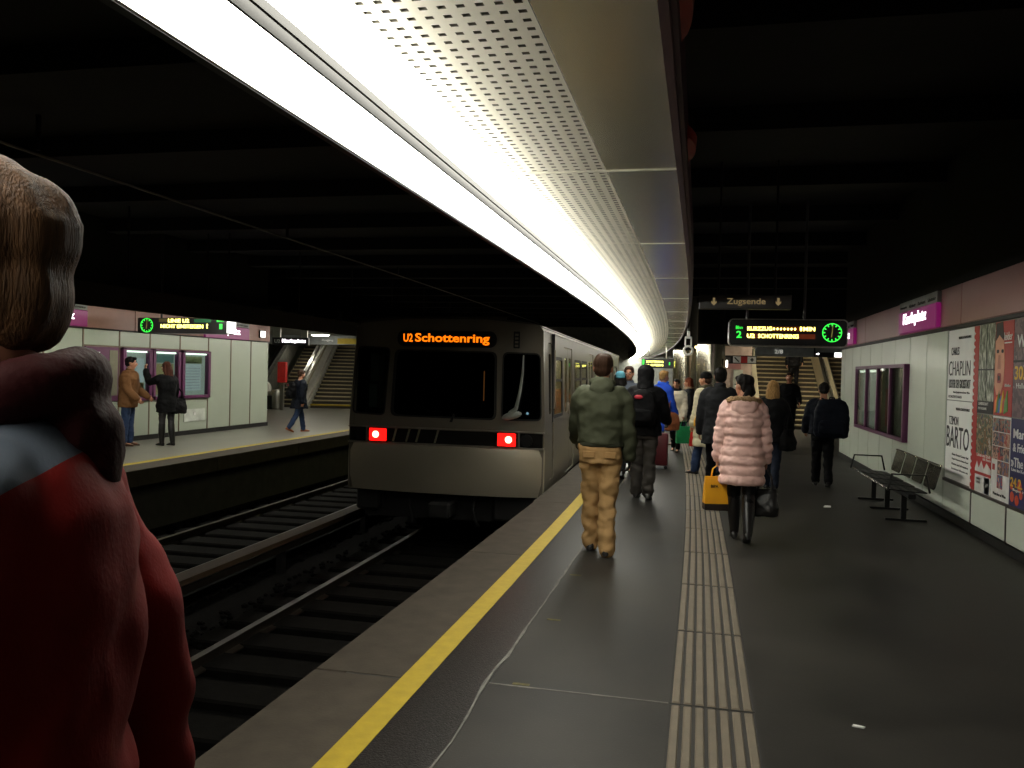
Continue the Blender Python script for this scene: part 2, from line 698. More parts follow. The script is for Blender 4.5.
for a, b in zip(edges[1:], edges[:-1]):
    if 12.7 < a < 16.5 and b < 16.6:
        rpanel(a, b, .1, .74)
        rpanel(a, b, 1.87, 2.25)
    else:
        rpanel(a, b, .1, 2.25)
    G().box(WX + .03, WX + .062, a - .012, a + .012, .09, 2.25).build('mullion', M_mull, wr)
y = 10.92
while y > -2:
    G().cbox(WX, WX + .05, y - 1.06, y - .012, .1, .44, .008).build('wall_panel', M_panel, wr)
    G().box(WX - .006, WX + .062, y - 1.074, y - 1.05, .09, .46).build('mullion', M_mull, wr)
    y -= 1.06
G().box(WX - .01, WX + .06, -2, 10.92, .445, .475).build('poster_rail', M_mull, wr)
G().box(WX + .01, WX + .06, -2, 10.92, .475, 2.25).build('poster_backing', mat('backing_board', (120, 122, 116), .6), wr)
M_under = mat('band_dark_trim', (22, 18, 18), .6)  # near-black trim along the foot of the wall bands
G().box(WX - .03, WX + .062, -2, 18.6, 2.25, 2.29).build('band_trim', M_under, wr)
y = 18.6
while y > -2:
    G().cbox(WX - .05, WX + .06, y - 2.78, y - .005, 2.29, 2.75, .008).build('band_panel', M_band, wr)
    y -= 2.785


def station_sign(label, T, length, parent_wall_group):
    s = thing('station_sign', label, 'sign', group=None)
    s.matrix_world = T
    # drawn in the xy plane (x along the wall, y up), looking along +z
    G().cbox(-length / 2, length / 2, 0, .30, 0, .06, .006).build('light_box', M_magenta, s)
    letters('Karlsplatz', length * .62, .19, T3(-.04 * length, .17, .063), M_lit, s, thick=.004, bold=.02)
    G().box(-length / 2, length / 2, .305, .44, 0, .05).build('line_strip', mat('strip_grey', (120, 122, 118), .5), s)
    for k in range(4):
        letters(('Museumsquartier', 'Volkstheater', 'Rathaus', 'Schottentor')[k], length * .19, .05, T3(-length / 2 + length * (k + .5) / 4, .36, .052), mat('ink', (20, 20, 22), .6), s, thick=.003)
    return s


station_sign('magenta lit Karlsplatz sign on the right wall band above the bench', T3(WX - .055, 12.0, 2.3) @ RIGHTW, 1.95, 0)
station_sign('small far magenta Karlsplatz sign on the right wall band beside the hanging clock', T3(WX - .055, 17.5, 2.3) @ RIGHTW, 1.75, 0)

# information case on the right wall
ic = thing('information_case', 'purple-framed four-pane notice case on the right wall behind the bench', 'notice case')
G().box(WX + .02, WX + .058, 12.85, 16.58, .77, 1.85).build('case_back', mat('case_back', (118, 120, 104), .6), ic)
g = G()
g.cbox(WX - .06, WX + .055, 12.8, 16.62, .745, .80, .006)
g.cbox(WX - .06, WX + .055, 12.8, 16.62, 1.82, 1.875, .006)
for y in (12.83, 13.75, 14.68, 15.62, 16.59):
    g.cbox(WX - .06, WX + .055, y - .035, y + .035, .745, 1.87, .006)
g.build('case_frame', M_purple, ic)
for k, y in enumerate((12.87, 13.79, 14.72, 15.66)):
    G().box(WX - .035, WX - .03, y, y + .86, .8, 1.82).build('pane', M_glass, ic)
for k, y in enumerate((14.75, 15.7)):
    G().box(WX + .012, WX + .02, y + .05, y + .8, .84, 1.74).build('notice_sheet', em('backlit_notice', (206, 214, 196), .3), ic)
    G().box(WX + .0, WX + .02, y + .05, y + .8, 1.765, 1.80).build('case_lamp', em('case_lamp', (255, 255, 240), 3.0), ic)
G().box(WX + .012, WX + .02, 14.05, 14.3, .9, 1.5).build('red_notice', mat('red_notice', (170, 30, 44), .6), ic)

# ------------------------------------------------------------------ posters
INK = mat('ink', (20, 20, 22), .6)
M_redprint = mat('red_print', (176, 38, 34), .5, var=.06)
M_bluprint = mat('blue_print', (24, 28, 84), .5, var=.06)
M_yprint = mat('yellow_print', (224, 180, 40), .5)
M_whprint = mat('white_print', (225, 225, 222), .5)


def poster(label, y0, y1, z0, z1, m):
    """y0 is the end nearer the far side (the picture's own left edge)"""
    p = thing('poster', label, 'poster')
    p.matrix_world = T3(WX + .008, y0, z0) @ RIGHTW
    G().box(0, y0 - y1, 0, z1 - z0, -.003, .004).build('sheet', m, p)
    return p


def ptxt(p, s, x, y, wd, h, m=INK, bold=0.0):
    letters(s, wd, h, T3(x, y, .006), m, p, thick=.003, bold=bold)


def prect(p, x0, x1, y0, y1, m, name='printed_field', d=.006):
    G().box(x0, x1, y0, y1, .002, d).build(name, m, p)


def ppoly(p, pts, m, name='printed_shape', d=.007):
    G().prism(pts, .002, d, 'xy').build(name, m, p)


p = poster('white poster with thin black letters CHAPLIN, upper left of the poster wall', 10.88, 9.94, 1.42, 2.24, M_paper)
ptxt(p, 'CHARLES', .28, .57, .3, .09)
ptxt(p, 'CHAPLIN', .45, .37, .8, .17, bold=-.01)
ptxt(p, 'LICHTER DER GROSSSTADT', .47, .19, .8, .1)
ptxt(p, 'WIENER KONZERTHAUS', .62, .72, .45, .03)
ptxt(p, 'Radio-Symphonieorchester Wien', .55, .09, .6, .03)
ptxt(p, 'KONZERTHAUS', .32, .04, .5, .03)
p = poster('white poster with tall black letters BARTO, lower left of the poster wall', 10.88, 9.94, .49, 1.41, M_paper)
ptxt(p, 'TZIMON', .3, .69, .36, .1)
ptxt(p, 'BARTO', .46, .5, .84, .25, bold=.004)
ptxt(p, 'WIENER KONZERTHAUS', .62, .83, .5, .03)
for k in range(4):
    ptxt(p, ('Klavier Recital Grosser Saal', 'Haydn Schumann Brahms Ravel', 'Karten und Information', 'konzerthaus.at')[k], .58, .3 - k * .055, .6, .024)
p = poster('narrow red poster strip with a white ragged edge between the white posters and the photos', 9.93, 9.77, .46, 2.24, M_redprint)
for k in range(24):
    q = k * .073
    ppoly(p, [(0, q), (.05, q + .02), (.0, q + .05)], M_whprint, 'torn_edge')
M_trees = blotch('bw_photo', [(30, 34, 26), (58, 64, 48), (96, 104, 84), (150, 154, 138), (200, 202, 190)], 9, stretch=(3, 1, 1))
p = poster('dark black and white photo poster divided by a black cross, top of the poster wall', 9.76, 9.27, 1.31, 2.24, M_trees)
prect(p, .24, .255, .16, .93, INK)
prect(p, 0, .49, .45, .465, INK)
prect(p, 0, .49, 0, .13, INK)
ptxt(p, 'LANDSCHAFT', .2, .1, .3, .03, M_whprint)
ptxt(p, 'FOTOGRAFIE', .17, .05, .26, .025, M_whprint)
p = poster('red poster with a large open-mouthed face and colourful flowers, top of the poster wall', 9.26, 8.76, 1.31, 2.24, M_redprint)
M_skinp = mat('face_print', (214, 150, 120), .5, var=.12, scale=5)
ppoly(p, [(.02, .92), (.2, .93), (.24, .78), (.2, .7), (.02, .72)], mat('hair_print', (34, 26, 26), .6), 'printed_hair')
ppoly(p, [(.02, .74), (.12, .8), (.24, .74), (.28, .55), (.27, .36), (.2, .22), (.08, .2), (.02, .3)], M_skinp, 'printed_face', .0075)
ppoly(p, rrect(.09, .2, .32, .42, .03), mat('lip_print', (150, 30, 36), .5), 'printed_lips', .009)
ppoly(p, rrect(.12, .17, .345, .395, .02), INK, 'printed_mouth', .010)
for (x, y) in ((.06, .62), (.19, .62)):
    ppoly(p, rrect(x, x + .06, y, y + .035, .015), INK, 'printed_eye', .009)
ppoly(p, [(.11, .6), (.16, .6), (.18, .46), (.09, .46)], mat('nose_print', (186, 116, 92), .5), 'printed_nose', .0085)
for i, c in enumerate(((230, 120, 30), (60, 130, 60), (70, 110, 190), (220, 180, 40), (200, 60, 40), (90, 150, 70))):
    x = .03 + i * .055
    ppoly(p, [(x, .02), (x + .1, .05), (x + .08, .2 + .05 * (i % 2)), (x + .02, .14)], mat('flower_print%d' % i, c, .5), 'printed_flower', .0085 + i * .0004)
ptxt(p, 'leider', .36, .78, .22, .08, M_whprint, .01)
prect(p, .26, .46, .71, .722, M_whprint)
ptxt(p, 'ab Mai im Museum', .38, .3, .16, .03, M_whprint)
M_mauve = blotch('mauve_photo', [(58, 36, 48), (88, 60, 72), (110, 80, 88), (72, 46, 60), (140, 110, 112)], 5)
p = poster('mauve patterned poster with yellow 30.1. date, top right of the poster wall', 8.75, 7.8, 1.31, 2.24, M_mauve)
ptxt(p, 'Wien', .3, .72, .42, .12, M_whprint, .01)
ptxt(p, '30.1.', .25, .42, .4, .13, M_yprint, .015)
ptxt(p, 'Halle E + G', .35, .3, .5, .05, M_whprint)
prect(p, .0, .95, .52, .54, INK)
ppoly(p, [(.45, 0), (.95, 0), (.95, .3), (.75, .28), (.55, .16)], M_whprint, 'printed_arc')
M_coll = blotch('crowd_photo', [(40, 54, 110), (60, 46, 36), (150, 130, 100), (70, 84, 60), (120, 84, 40), (190, 180, 170)], 8)
p = poster('crowd photo poster with red banner above a blue corner box on the poster wall', 9.76, 9.27, .46, 1.30, M_coll)
prect(p, 0, .49, 0, .2, M_whprint)
prect(p, 0, .49, .2, .42, M_redprint)
ppoly(p, [(0, .26), (.06, .34), (.12, .27), (.2, .35), (.28, .27), (.36, .34), (.49, .28), (.49, .23), (0, .23)], M_whprint, 'printed_skyline')
ptxt(p, 'Leben und Stadt', .26, .41, .42, .035, M_whprint, .01)
ptxt(p, 'mit Ihnen', .36, .375, .24, .03, M_whprint, .01)
prect(p, .3, .46, .02, .19, mat('sky_blue_print', (40, 130, 190), .5))
ptxt(p, 'ja!', .38, .11, .08, .05, M_whprint)
prect(p, .04, .18, .1, .17, M_redprint)
ptxt(p, 'WIEN', .11, .135, .1, .03, M_whprint)
p = poster('collage poster of small portrait photos in a grid, lower middle of the poster wall', 9.26, 8.76, .46, 1.30, M_whprint)
for r_ in range(5):
    for c_ in range(3):
        if (r_, c_) in ((0, 0), (0, 2), (1, 0)):
            continue
        cols = random.sample([(150, 96, 76), (96, 60, 50), (70, 80, 120), (190, 150, 128), (60, 50, 52), (120, 120, 110), (170, 60, 50), (40, 40, 60)], 5)
        mm = blotch('portrait_%d%d' % (r_, c_), cols, 11)
        prect(p, .015 + c_ * .16, .165 + c_ * .16, .13 + r_ * .14, .262 + r_ * .14, mm, 'portrait_photo')
prect(p, .03, .1, .3, .36, M_redprint)
ptxt(p, 'Menschen in Wien', .25, .07, .35, .03)
p = poster('dark blue poster with orange dots and yellow date, low on the poster wall', 8.75, 7.8, .46, 1.30, M_bluprint)
ptxt(p, 'Martin', .3, .7, .46, .09, M_whprint, .012)
ptxt(p, '& Friends', .3, .57, .46, .08, M_whprint, .012)
ptxt(p, '\u00bbThe P', .24, .43, .42, .09, M_whprint, .012)
ptxt(p, 'Live im Konzerthaus', .35, .36, .6, .03, M_whprint)
ptxt(p, '24.2.', .18, .24, .3, .09, M_yprint, .015)
ptxt(p, 'Beginn 19:30', .3, .17, .4, .03, M_whprint)
M_od = mat('orange_print', (205, 74, 40), .5)
for x, y, r_ in ((.08, .1, .05), (.2, .08, .05), (.3, .14, .04), (.06, .2, .035), (.26, .22, .05)):
    ppoly(p, [(x + r_ * math.cos(a * PI / 7), y + r_ * math.sin(a * PI / 7)) for a in range(14)], M_od, 'printed_dot', .0055)
ppoly(p, [(.45, 0), (.95, 0), (.95, .26), (.8, .26), (.6, .16)], M_whprint, 'printed_arc')

# ------------------------------------------------------------------ light canopies
PITCH = 2.24


def perf_mesh():
    W_, rows, sy = .475, 9, 38
    px = W_ / rows
    xs = [0.0]
    for k in range(rows):
        xs += [px * k + .015, px * k + .038]
    xs.append(W_)
    py = (PITCH - .03) / sy
    ys = [.005]
    for k in range(sy):
        ys += [.015 + py * k + .019, .015 + py * k + .039]
    ys.append(PITCH - .005)
    g = G()
    for i in range(len(xs) - 1):
        slotx = i % 2 == 1
        if not slotx:
            g.add([(xs[i], ys[0], 0), (xs[i + 1], ys[0], 0), (xs[i + 1], ys[-1], 0), (xs[i], ys[-1], 0)], [(0, 3, 2, 1)])
            continue
        for j in range(len(ys) - 1):
            a, b, c, d = xs[i], xs[i + 1], ys[j], ys[j + 1]
            if j % 2 == 0:
                g.add([(a, c, 0), (b, c, 0), (b, d, 0), (a, d, 0)], [(0, 3, 2, 1)])
            else:
                h = .02
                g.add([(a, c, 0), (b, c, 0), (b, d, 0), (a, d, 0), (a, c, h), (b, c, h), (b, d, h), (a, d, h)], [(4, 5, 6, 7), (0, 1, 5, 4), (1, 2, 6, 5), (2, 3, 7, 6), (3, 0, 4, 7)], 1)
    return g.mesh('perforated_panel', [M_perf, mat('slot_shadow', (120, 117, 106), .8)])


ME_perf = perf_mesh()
ME_plain = G().cbox(0, .335, .006, PITCH - .006, 0, .03, .004).mesh('plain_panel', M_panelsteel)
ME_seam = G().box(-.005, .82, -.008, .008, -.004, .02).mesh('seam_strip', mat('seam_bright', (220, 216, 200), .4, .5))


def lens(x0, x1, drop):
    g = G()
    rings = []
    for y in (.004, PITCH - .004):
        ring = []
        for i in range(9):
            t = PI * i / 8
            ring.append((x0 + (x1 - x0) * (1 - math.cos(t)) / 2, y, -drop * math.sin(t) - .005))
        ring += [(x1, y, .02), (x0, y, .02)]
        rings.append(ring)
    g.loft(rings)
    return g.mesh('light_diffuser', M_lamp, True)


ME_l1 = lens(-1.335, -1.125, .11)
ME_l2 = lens(-1.115, -1.055, .075)
ME_l3 = lens(-1.045, -.95, .12)
ME_clip = G().box(-1.125, -1.115, 0, PITCH, -.105, .01).box(-1.055, -1.045, 0, PITCH, -.118, .01).mesh('lamp_divider', mat('divider_dark', (10, 9, 8), .7))
M_trim = mat('maroon_trim', (74, 42, 52), .45, .2)


def canopy(label, first, last, mirror, zs, xs):
    c = thing('light_canopy', label, 'light canopy')
    k = first
    while k < last:
        y = 3.98 + PITCH * k
        a = bpy.data.objects.new('canopy_section', None)
        Mx = Matrix.Diagonal((-1, 1, 1, 1)) if mirror else Matrix.Identity(4)
        for nm, me, dx in (('perforated_panel', ME_perf, -.942), ('plain_panel', ME_plain, -.467), ('seam_strip', ME_seam, -.94), ('light_diffuser', ME_l1, 0), ('light_diffuser', ME_l2, 0), ('light_diffuser', ME_l3, 0), ('lamp_divider', ME_clip, 0)):
            if mirror:
                Mw = T3(xs, y, zs) @ Mx @ T3(dx, 0, 0)
            else:
                px, py = cv(0, y)
                Mw = T3(px, py, zs) @ Matrix.Rotation(head_at(y + PITCH / 2), 4, 'Z') @ T3(dx, 0, 0)
            o = link(nm, me, c, Mw)
        bpy.data.objects.remove(a)
        k += 1
    return c


ZS = 2.60
can = canopy('long steel light canopy with glowing white strip above the yellow line of the right platform', -3, 20, False, ZS, 0)
g = G()
strip(g, -1.375, -1.345, -2.7, 48.5, 2.46, 2.86, 1.12)
strip(g, -1.375, -.12, -2.7, 48.5, 2.84, 2.86, 1.12)
g.build('fascia', M_dark, can)
g = G()
strip(g, -1.345, -1.337, -2.7, 48.5, 2.465, 2.61, 1.12)
g.build('reflector', M_white, can)
g = G()
strip(g, -.133, -.105, -2.7, 48.5, 2.575, 2.86, 1.12)
strip(g, -.105, -.088, -2.7, 48.5, 2.62, 2.84, 1.12)
g.build('edge_trim', M_trim, can)
hg = G().rod((0, 0, 0), (0, 0, 1.6), .02).mesh('canopy_hanger', M_dark)
for k in range(-1, 20):
    for x in (-1.1, -.35):
        o = link('canopy_hanger', hg, can)
        px, py = cv(x, 3.98 + PITCH * k)
        o.location = (px, py, 2.85)
# red curved brackets on the outer edge
for i, y in enumerate((2.45, 3.95)):
    rb = thing('red_bracket', ('nearer of two curved dark red fittings on the outer canopy edge', 'farther of two curved dark red fittings on the outer canopy edge')[i], 'bracket', (-.086, y, 2.7))
    g = G()
    rings = []
    for j in range(13):
        t = j / 12
        q = math.sin(PI * t) ** .7
        rings.append([(.0, -.2 + .4 * t, -.03), (.006 + .03 * q, -.2 + .4 * t, -.02), (.006 + .035 * q, -.2 + .4 * t, .03), (0, -.2 + .4 * t, .05)])
    g.loft(rings).build('fitting_shell', mat('red_fitting', (150, 34, 22), .5), rb, True)
    G().box(0, .02, -.03, .03, .05, .13).build('fitting_lug', M_dark, rb)

canl = canopy('light canopy over the opposite platform edge, seen as a dark fascia with hidden lamps', 0, 14, True, 2.62, -10.12)
G().box(-8.78, -8.74, 2, 38, 2.435, 2.78).build('fascia', mat('fascia_brown', (46, 40, 35), .6), canl)
G().box(-10.1, -8.75, 2, 38, 2.76, 2.78).build('canopy_top', M_dark, canl)
G().box(-8.785, -8.78, 2, 38, 2.45, 2.6).build('reflector', M_white, canl)
hg2 = G().rod((0, 0, 0), (0, 0, 1.65), .02).mesh('canopy_hanger', M_dark)
for k in range(12):
    link('canopy_hanger', hg2, canl).location = (-9.3, 3 + k * 3, 2.77)

# ------------------------------------------------------------------ left wall
LX = -11.3
wl = struct(G().box(LX - .5, LX - .06, 4, 20.22, 0, 4.4).build('wall_left', M_black))
struct(G().box(LX - .06, LX + .01, 4, 20.22, 0, .1).build('baseboard_left', M_dark))
M_panell = mat('pale_panel_enamel', (172, 180, 164), .35, var=.04, scale=1.2)
ML_ = [20.2, 19.31, 18.38, 17.42, 16.33, 15.3, 14.36, 13.36, 12.4, 11.4, 10.4, 9.4]
M_mulll = mat('mullion_tan', (124, 108, 92), .5, .2)


def lpanel(y0, y1, z0, z1):
    G().cbox(LX - .05, LX, y0 + .012, y1 - .012, z0, z1, .006).build('wall_panel', M_panell, wl)


for a, b in zip(ML_[1:], ML_[:-1]):
    if 13.3 < a < 17.0:
        lpanel(a, b, .1, .82)
        lpanel(a, b, 1.93, 2.24)
    else:
        lpanel(a, b, .1, 2.24)
    G().box(LX - .055, LX + .012, a - .014, a + .014, .1, 2.24).build('mullion', M_mulll, wl)
G().box(LX - .05, LX + .012, 13.36, 17.42, 1.9, 1.93).build('mullion', M_mulll, wl)
G().box(LX, LX + .02, 16.5, 17.3, .3, .58).build('access_flap', mat('flap_white', (200, 204, 196), .5), wl)
G().box(LX + .02, LX + .024, 16.85, 16.93, .44, .5).build('flap_label', M_whprint, wl)
struct(G().box(-18, LX - .5, 19.9, 20.2, 0, 4.4).build('wall_left_return', M_panell))
M_bandl = mat('band_enamel_left', (140, 100, 88), .45, var=.05)
y = 20.2
while y > 9:
    G().cbox(LX - .06, LX + .04, y - 1.8, y - .006, 2.25, 2.66, .006).build('band_panel', M_bandl, wl)
    y -= 1.81
G().box(LX - .06, LX + .05, 9, 20.2, 2.225, 2.25).build('band_trim', M_under, wl)
station_sign('magenta lit Karlsplatz sign on the opposite wall, at the shoulder of the red jacket', T3(LX + .045, 12.6, 2.26) @ LEFTW, 1.5, 0)
station_sign('magenta lit Karlsplatz sign on the opposite wall behind the end of the clock board', T3(LX + .045, 18.1, 2.24) @ LEFTW, 1.9, 0)
ps = thing('platform_number_sign', 'small white lit square sign at the far end of the opposite wall band', 'sign')
ps.matrix_world = T3(LX + .045, 19.75, 2.33) @ LEFTW
G().cbox(-.14, .14, 0, .2, 0, .04, .006).build('sign_case', M_dark, ps)
G().box(-.12, .12, .02, .18, .04, .045).build('sign_face', em('white_sign_face', (255, 255, 250), 2.2), ps)

# ticket machine
tm = thing('ticket_machine', 'purple ticket machine panel with grey recess beside the opposite notice cases', 'ticket machine')
g = G().cbox(LX - .04, LX + .03, 13.4, 14.32, .84, 1.9, .01)
g.build('front_plate', M_purple, tm)
G().box(LX + .03, LX + .036, 14.05, 14.28, .95, 1.84).build('recess', mat('recess_grey', (120, 116, 96), .6), tm)
G().box(LX + .03, LX + .034, 13.55, 13.78, 1.74, 1.8).build('label_plate', M_whprint, tm)
for k in range(3):
    G().box(LX + .03, LX + .036, 13.62 + k * .12, 13.632 + k * .12, .95, 1.66).build('groove', mat('dark_purple', (50, 22, 44), .5), tm)
G().prism([(13.8, 1.45), (13.9, 1.45), (13.9, 1.5), (13.95, 1.5), (13.85, 1.58), (13.75, 1.5), (13.8, 1.5)], LX + .03, LX + .036, 'yz').build('pictogram', INK, tm)
# three lit display cases
M_caselamp = em('display_lamp', (250, 255, 246), 5.0)
for i, (a, b, lb) in enumerate(((14.45, 15.27, 'lit purple-framed display case with plain white sheet behind the brown-jacketed man'), (15.38, 16.25, 'lit purple-framed display case with orange map behind the woman in black'), (16.4, 17.4, 'lit purple-framed display case with printed timetable, third from the ticket machine'))):
    dc = thing('display_case', lb, 'display case')
    G().box(LX - .055, LX - .045, a, b, .88, 1.9).build('case_back', em('backlit_white', (226, 234, 226), .5), dc)
    g = G()
    for (p0, p1, q0, q1) in ((a - .04, a + .05, .83, 1.91), (b - .05, b + .04, .83, 1.91), (a - .04, b + .04, .83, .9), (a - .04, b + .04, 1.86, 1.91)):
        g.cbox(LX - .04, LX + .07, p0, p1, q0, q1, .006)
    g.build('case_frame', M_purple, dc)
    G().box(LX + .04, LX + .046, a + .05, b - .05, .9, 1.86).build('pane', M_glass, dc)
    G().box(LX - .03, LX + .02, a + .08, b - .08, 1.82, 1.85).build('case_lamp', M_caselamp, dc)
    g = G()
    if i == 0:
        G().box(LX - .045, LX - .04, a + .1, b - .1, 1.05, 1.7).build('poster_sheet', em('backlit_sheet', (222, 230, 236), .72), dc)
        G().box(LX - .04, LX - .038, a + .4, b - .1, .95, 1.2).build('tan_leaflet', mat('tan_leaflet', (190, 160, 100), .6), dc)
    elif i == 1:
        G().box(LX - .045, LX - .04, a + .08, b - .08, .93, 1.6).build('map_sheet', em('backlit_map', (226, 204, 150), .45), dc)
        G().box(LX - .045, LX - .04, a + .08, b - .08, 1.62, 1.8).build('map_header', em('backlit_teal', (130, 165, 160), .4), dc)
        for z in (1.25, 1.5):
            G().box(LX - .04, LX - .038, a + .35, b - .15, z, z + .04).build('map_line', mat('orange_line', (214, 120, 40), .6), dc)
    else:
        G().box(LX - .045, LX - .04, a + .15, b - .2, 1.0, 1.6).build('timetable_sheet', em('backlit_sheet', (222, 230, 236), .72), dc)
        G().box(LX - .045, LX - .04, a + .12, b - .17, 1.62, 1.78).build('timetable_header', mat('header_olive', (150, 150, 110), .6), dc)
        for k in range(8):
            G().box(LX - .04, LX - .038, a + .2, b - .25, 1.05 + k * .065, 1.06 + k * .065).build('timetable_line', mat('grey_ink', (130, 130, 134), .6), dc)

# ------------------------------------------------------------------ hanging signs
rz13 = 0.0


def clock(parent, x, z, y, r, T):
    """twelve green bars, a ring and two hands drawn in xy then moved by T"""
    g = G()
    n = 40
    for i in range(n):
        a, b = 2 * PI * i / n, 2 * PI * (i + 1) / n
        g.prism([(r * math.cos(a), r * math.sin(a)), (r * math.cos(b), r * math.sin(b)), (.9 * r * math.cos(b), .9 * r * math.sin(b)), (.9 * r * math.cos(a), .9 * r * math.sin(a))], 0, .004, 'xy')
    o = g.build('clock_ring', M_green, parent)
    o.data.transform(T)
    for i in range(12):
        a = 2 * PI * i / 12
        c, s = math.cos(a), math.sin(a)
        pts = [(u * c - v * s, u * s + v * c) for u, v in ((.9 * r, -.075 * r), (.9 * r, .075 * r), (.68 * r, .05 * r), (.68 * r, -.05 * r))]
        o = G().prism(pts, 0, .004, 'xy').build('hour_mark', M_green, parent)
        o.data.transform(T)
    M_hand = em('clock_hand', (150, 140, 70), .5)
    for ang, ln, wd in ((86, .78, .04), (-97, .5, .055)):
        a = R(ang)
        c, s = math.cos(a), math.sin(a)
        pts = [(u * c - v * s, u * s + v * c) for u, v in ((-.15 * r, -wd * r), (ln * r, -wd * r), (ln * r, wd * r), (-.15 * r, wd * r))]
        o = G().prism(pts, .004, .008, 'xy').build('clock_hand', M_hand, parent)
        o.data.transform(T)


db = thing('departure_board', 'black hanging departure board with yellow text and green clock over the right platform', 'departure board')
Yb = 13.5
g = G()
pl = rrect(.43, 2.17, 2.13, 2.53, .06)
g.prism(pl, Yb, Yb + .28, 'xz')
g.build('board_case', M_blackplastic, db)
plate('board_rim', rrect(.415, 2.185, 2.115, 2.545, .07), [rrect(.435, 2.165, 2.135, 2.525, .055)], .3, M_steel, db, T3(0, Yb + .15, 0) @ FRONT)
F_ = lambda x, z, d=.004: T3(x, Yb - d, z) @ FRONT
letters('Bhn', .1, .05, F_(.575, 2.405), M_green, db, thick=.004, bold=.01)
letters('2', .08, .11, F_(.575, 2.295), M_green, db, thick=.004, bold=.02)
for z in (2.39, 2.275):
    G().box(.69, 1.71, Yb - .002, Yb, z - .037, z + .037).build('led_field', M_dimled, db)
letters('KURZZUG', .37, .062, F_(.885, 2.39), M_yled, db, thick=.004, bold=.02)
for k in range(7):
    g = G().ell((1.10 + k * .052, Yb - .004, 2.388), (.016, .003, .02), n=10)
    g.build('led_dot', M_yled, db)
letters('1', .03, .062, F_(1.50, 2.392), M_yled, db, thick=.004, bold=.03)
letters('MIN', .17, .062, F_(1.62, 2.392), M_yled, db, thick=.004, bold=.02)
letters('U2', .115, .064, F_(.755, 2.275), M_yled, db, thick=.004, bold=.03)
letters('SCHOTTENRING', .6, .064, F_(1.165, 2.275), M_yled, db, thick=.004, bold=.02)
clock(db, 0, 0, 0, .145, F_(1.955, 2.34, .003))
for x in (.7, 1.56):
    G().rod((x, Yb + .14, 2.53), (x, Yb + .14, 4.4), .022).build('hanger_rod', mat('rod_grey', (80, 80, 78), .5, .3), db)

db2 = thing('departure_board', 'black hanging departure board with green clock over the opposite platform', 'departure board', (0, 14.3, 0))
q2 = lambda v: v * 1.021
z2 = lambda v: 1.63 + (v - 1.63) * 1.021
G().prism(rrect(q2(-10.62), q2(-8.7), z2(2.19), 2.498, .03), 0, .25, 'xz').build('board_case', M_blackplastic, db2)
F_ = lambda x, z, d=.004: T3(q2(x), -d, z2(z)) @ FRONT
clock(db2, 0, 0, 0, .14, F_(-10.42, 2.335, .003))
letters('LINIE U2', .46, .072, F_(-9.73, 2.43), M_yled, db2, thick=.004, bold=.02)
letters('NICHT EINSTEIGEN', .93, .072, F_(-9.66, 2.325), M_yled, db2, thick=.004, bold=.02)
letters('!', .03, .085, F_(-9.12, 2.335), M_yled, db2, thick=.004, bold=.02)
G().box(q2(-10.16), q2(-9.98), -.002, 0, 2.42, 2.485).build('led_field', em('dim_olive_led', (120, 110, 60), .3), db2)
G().box(q2(-9.4), q2(-9.04), -.002, 0, 2.42, 2.485).build('led_field', em('dim_green_led', (50, 130, 80), .35), db2)
letters('Bhn', .14, .05, F_(-8.85, 2.44), M_green, db2, thick=.004, bold=.01)
letters('1', .06, .1, F_(-8.83, 2.33), M_green, db2, thick=.004, bold=.03)
G().box(q2(-8.70), q2(-8.665), -.01, .25, 2.22, 2.49).build('end_lamp', em('white_sign_face', (255, 255, 250), 2.2), db2)
for x in (-10.4, -9.4):
    G().rod((x, .12, 2.49), (x, .12, 4.4), .02).build('hanger_rod', M_dark, db2)

db3 = thing('departure_board', 'small far departure board glowing yellow-green under the canopy end above the crowd', 'departure board')
bx, by = cv(-.35, 30)
db3.location = (bx - .25, by, 0)
G().cbox(-.56, .56, 0, .22, 1.86, 2.2, .02).build('board_case', M_blackplastic, db3)
letters('SCHOTTENRING', .6, .07, T3(-.1, -.004, 2.09) @ FRONT, M_yled, db3, thick=.004, bold=.02)
letters('U2  KURZZUG', .6, .07, T3(-.1, -.004, 1.97) @ FRONT, M_yled, db3, thick=.004, bold=.02)
letters('1', .04, .1, T3(.42, -.004, 2.03) @ FRONT, M_green, db3, thick=.004, bold=.03)
G().box(-.53, -.47, -.003, 0, 1.9, 2.16).build('led_field', M_green, db3)
for x in (-.3, .3):
    G().rod((x, .1, 2.2), (x, .1, 2.62), .02).build('hanger_rod', M_steel, db3)

zs = thing('train_end_sign', 'dark hanging sign reading Zugsende between two down arrows', 'sign')
Yz = 11.0
G().cbox(-.04, 1.1, Yz, Yz + .12, 2.495, 2.68, .008).build('sign_case', mat('sign_charcoal', (46, 44, 43), .5), zs)
letters('Zugsende', .48, .1, T3(.545, Yz - .003, 2.585) @ FRONT, M_beige, zs, bold=.012)
for x in (.145, .94):
    G().prism([(x - .014, 2.64), (x + .014, 2.64), (x + .014, 2.585), (x + .034, 2.6), (x + .034, 2.575), (x, 2.54), (x - .034, 2.575), (x - .034, 2.6), (x - .014, 2.585)], Yz - .005, Yz, 'xz').build('arrow', M_beige, zs)
for x in (.2, .9):
    G().rod((x, Yz + .06, 2.68), (x, Yz + .06, 4.4), .015).build('hanger_rod', M_dark, zs)

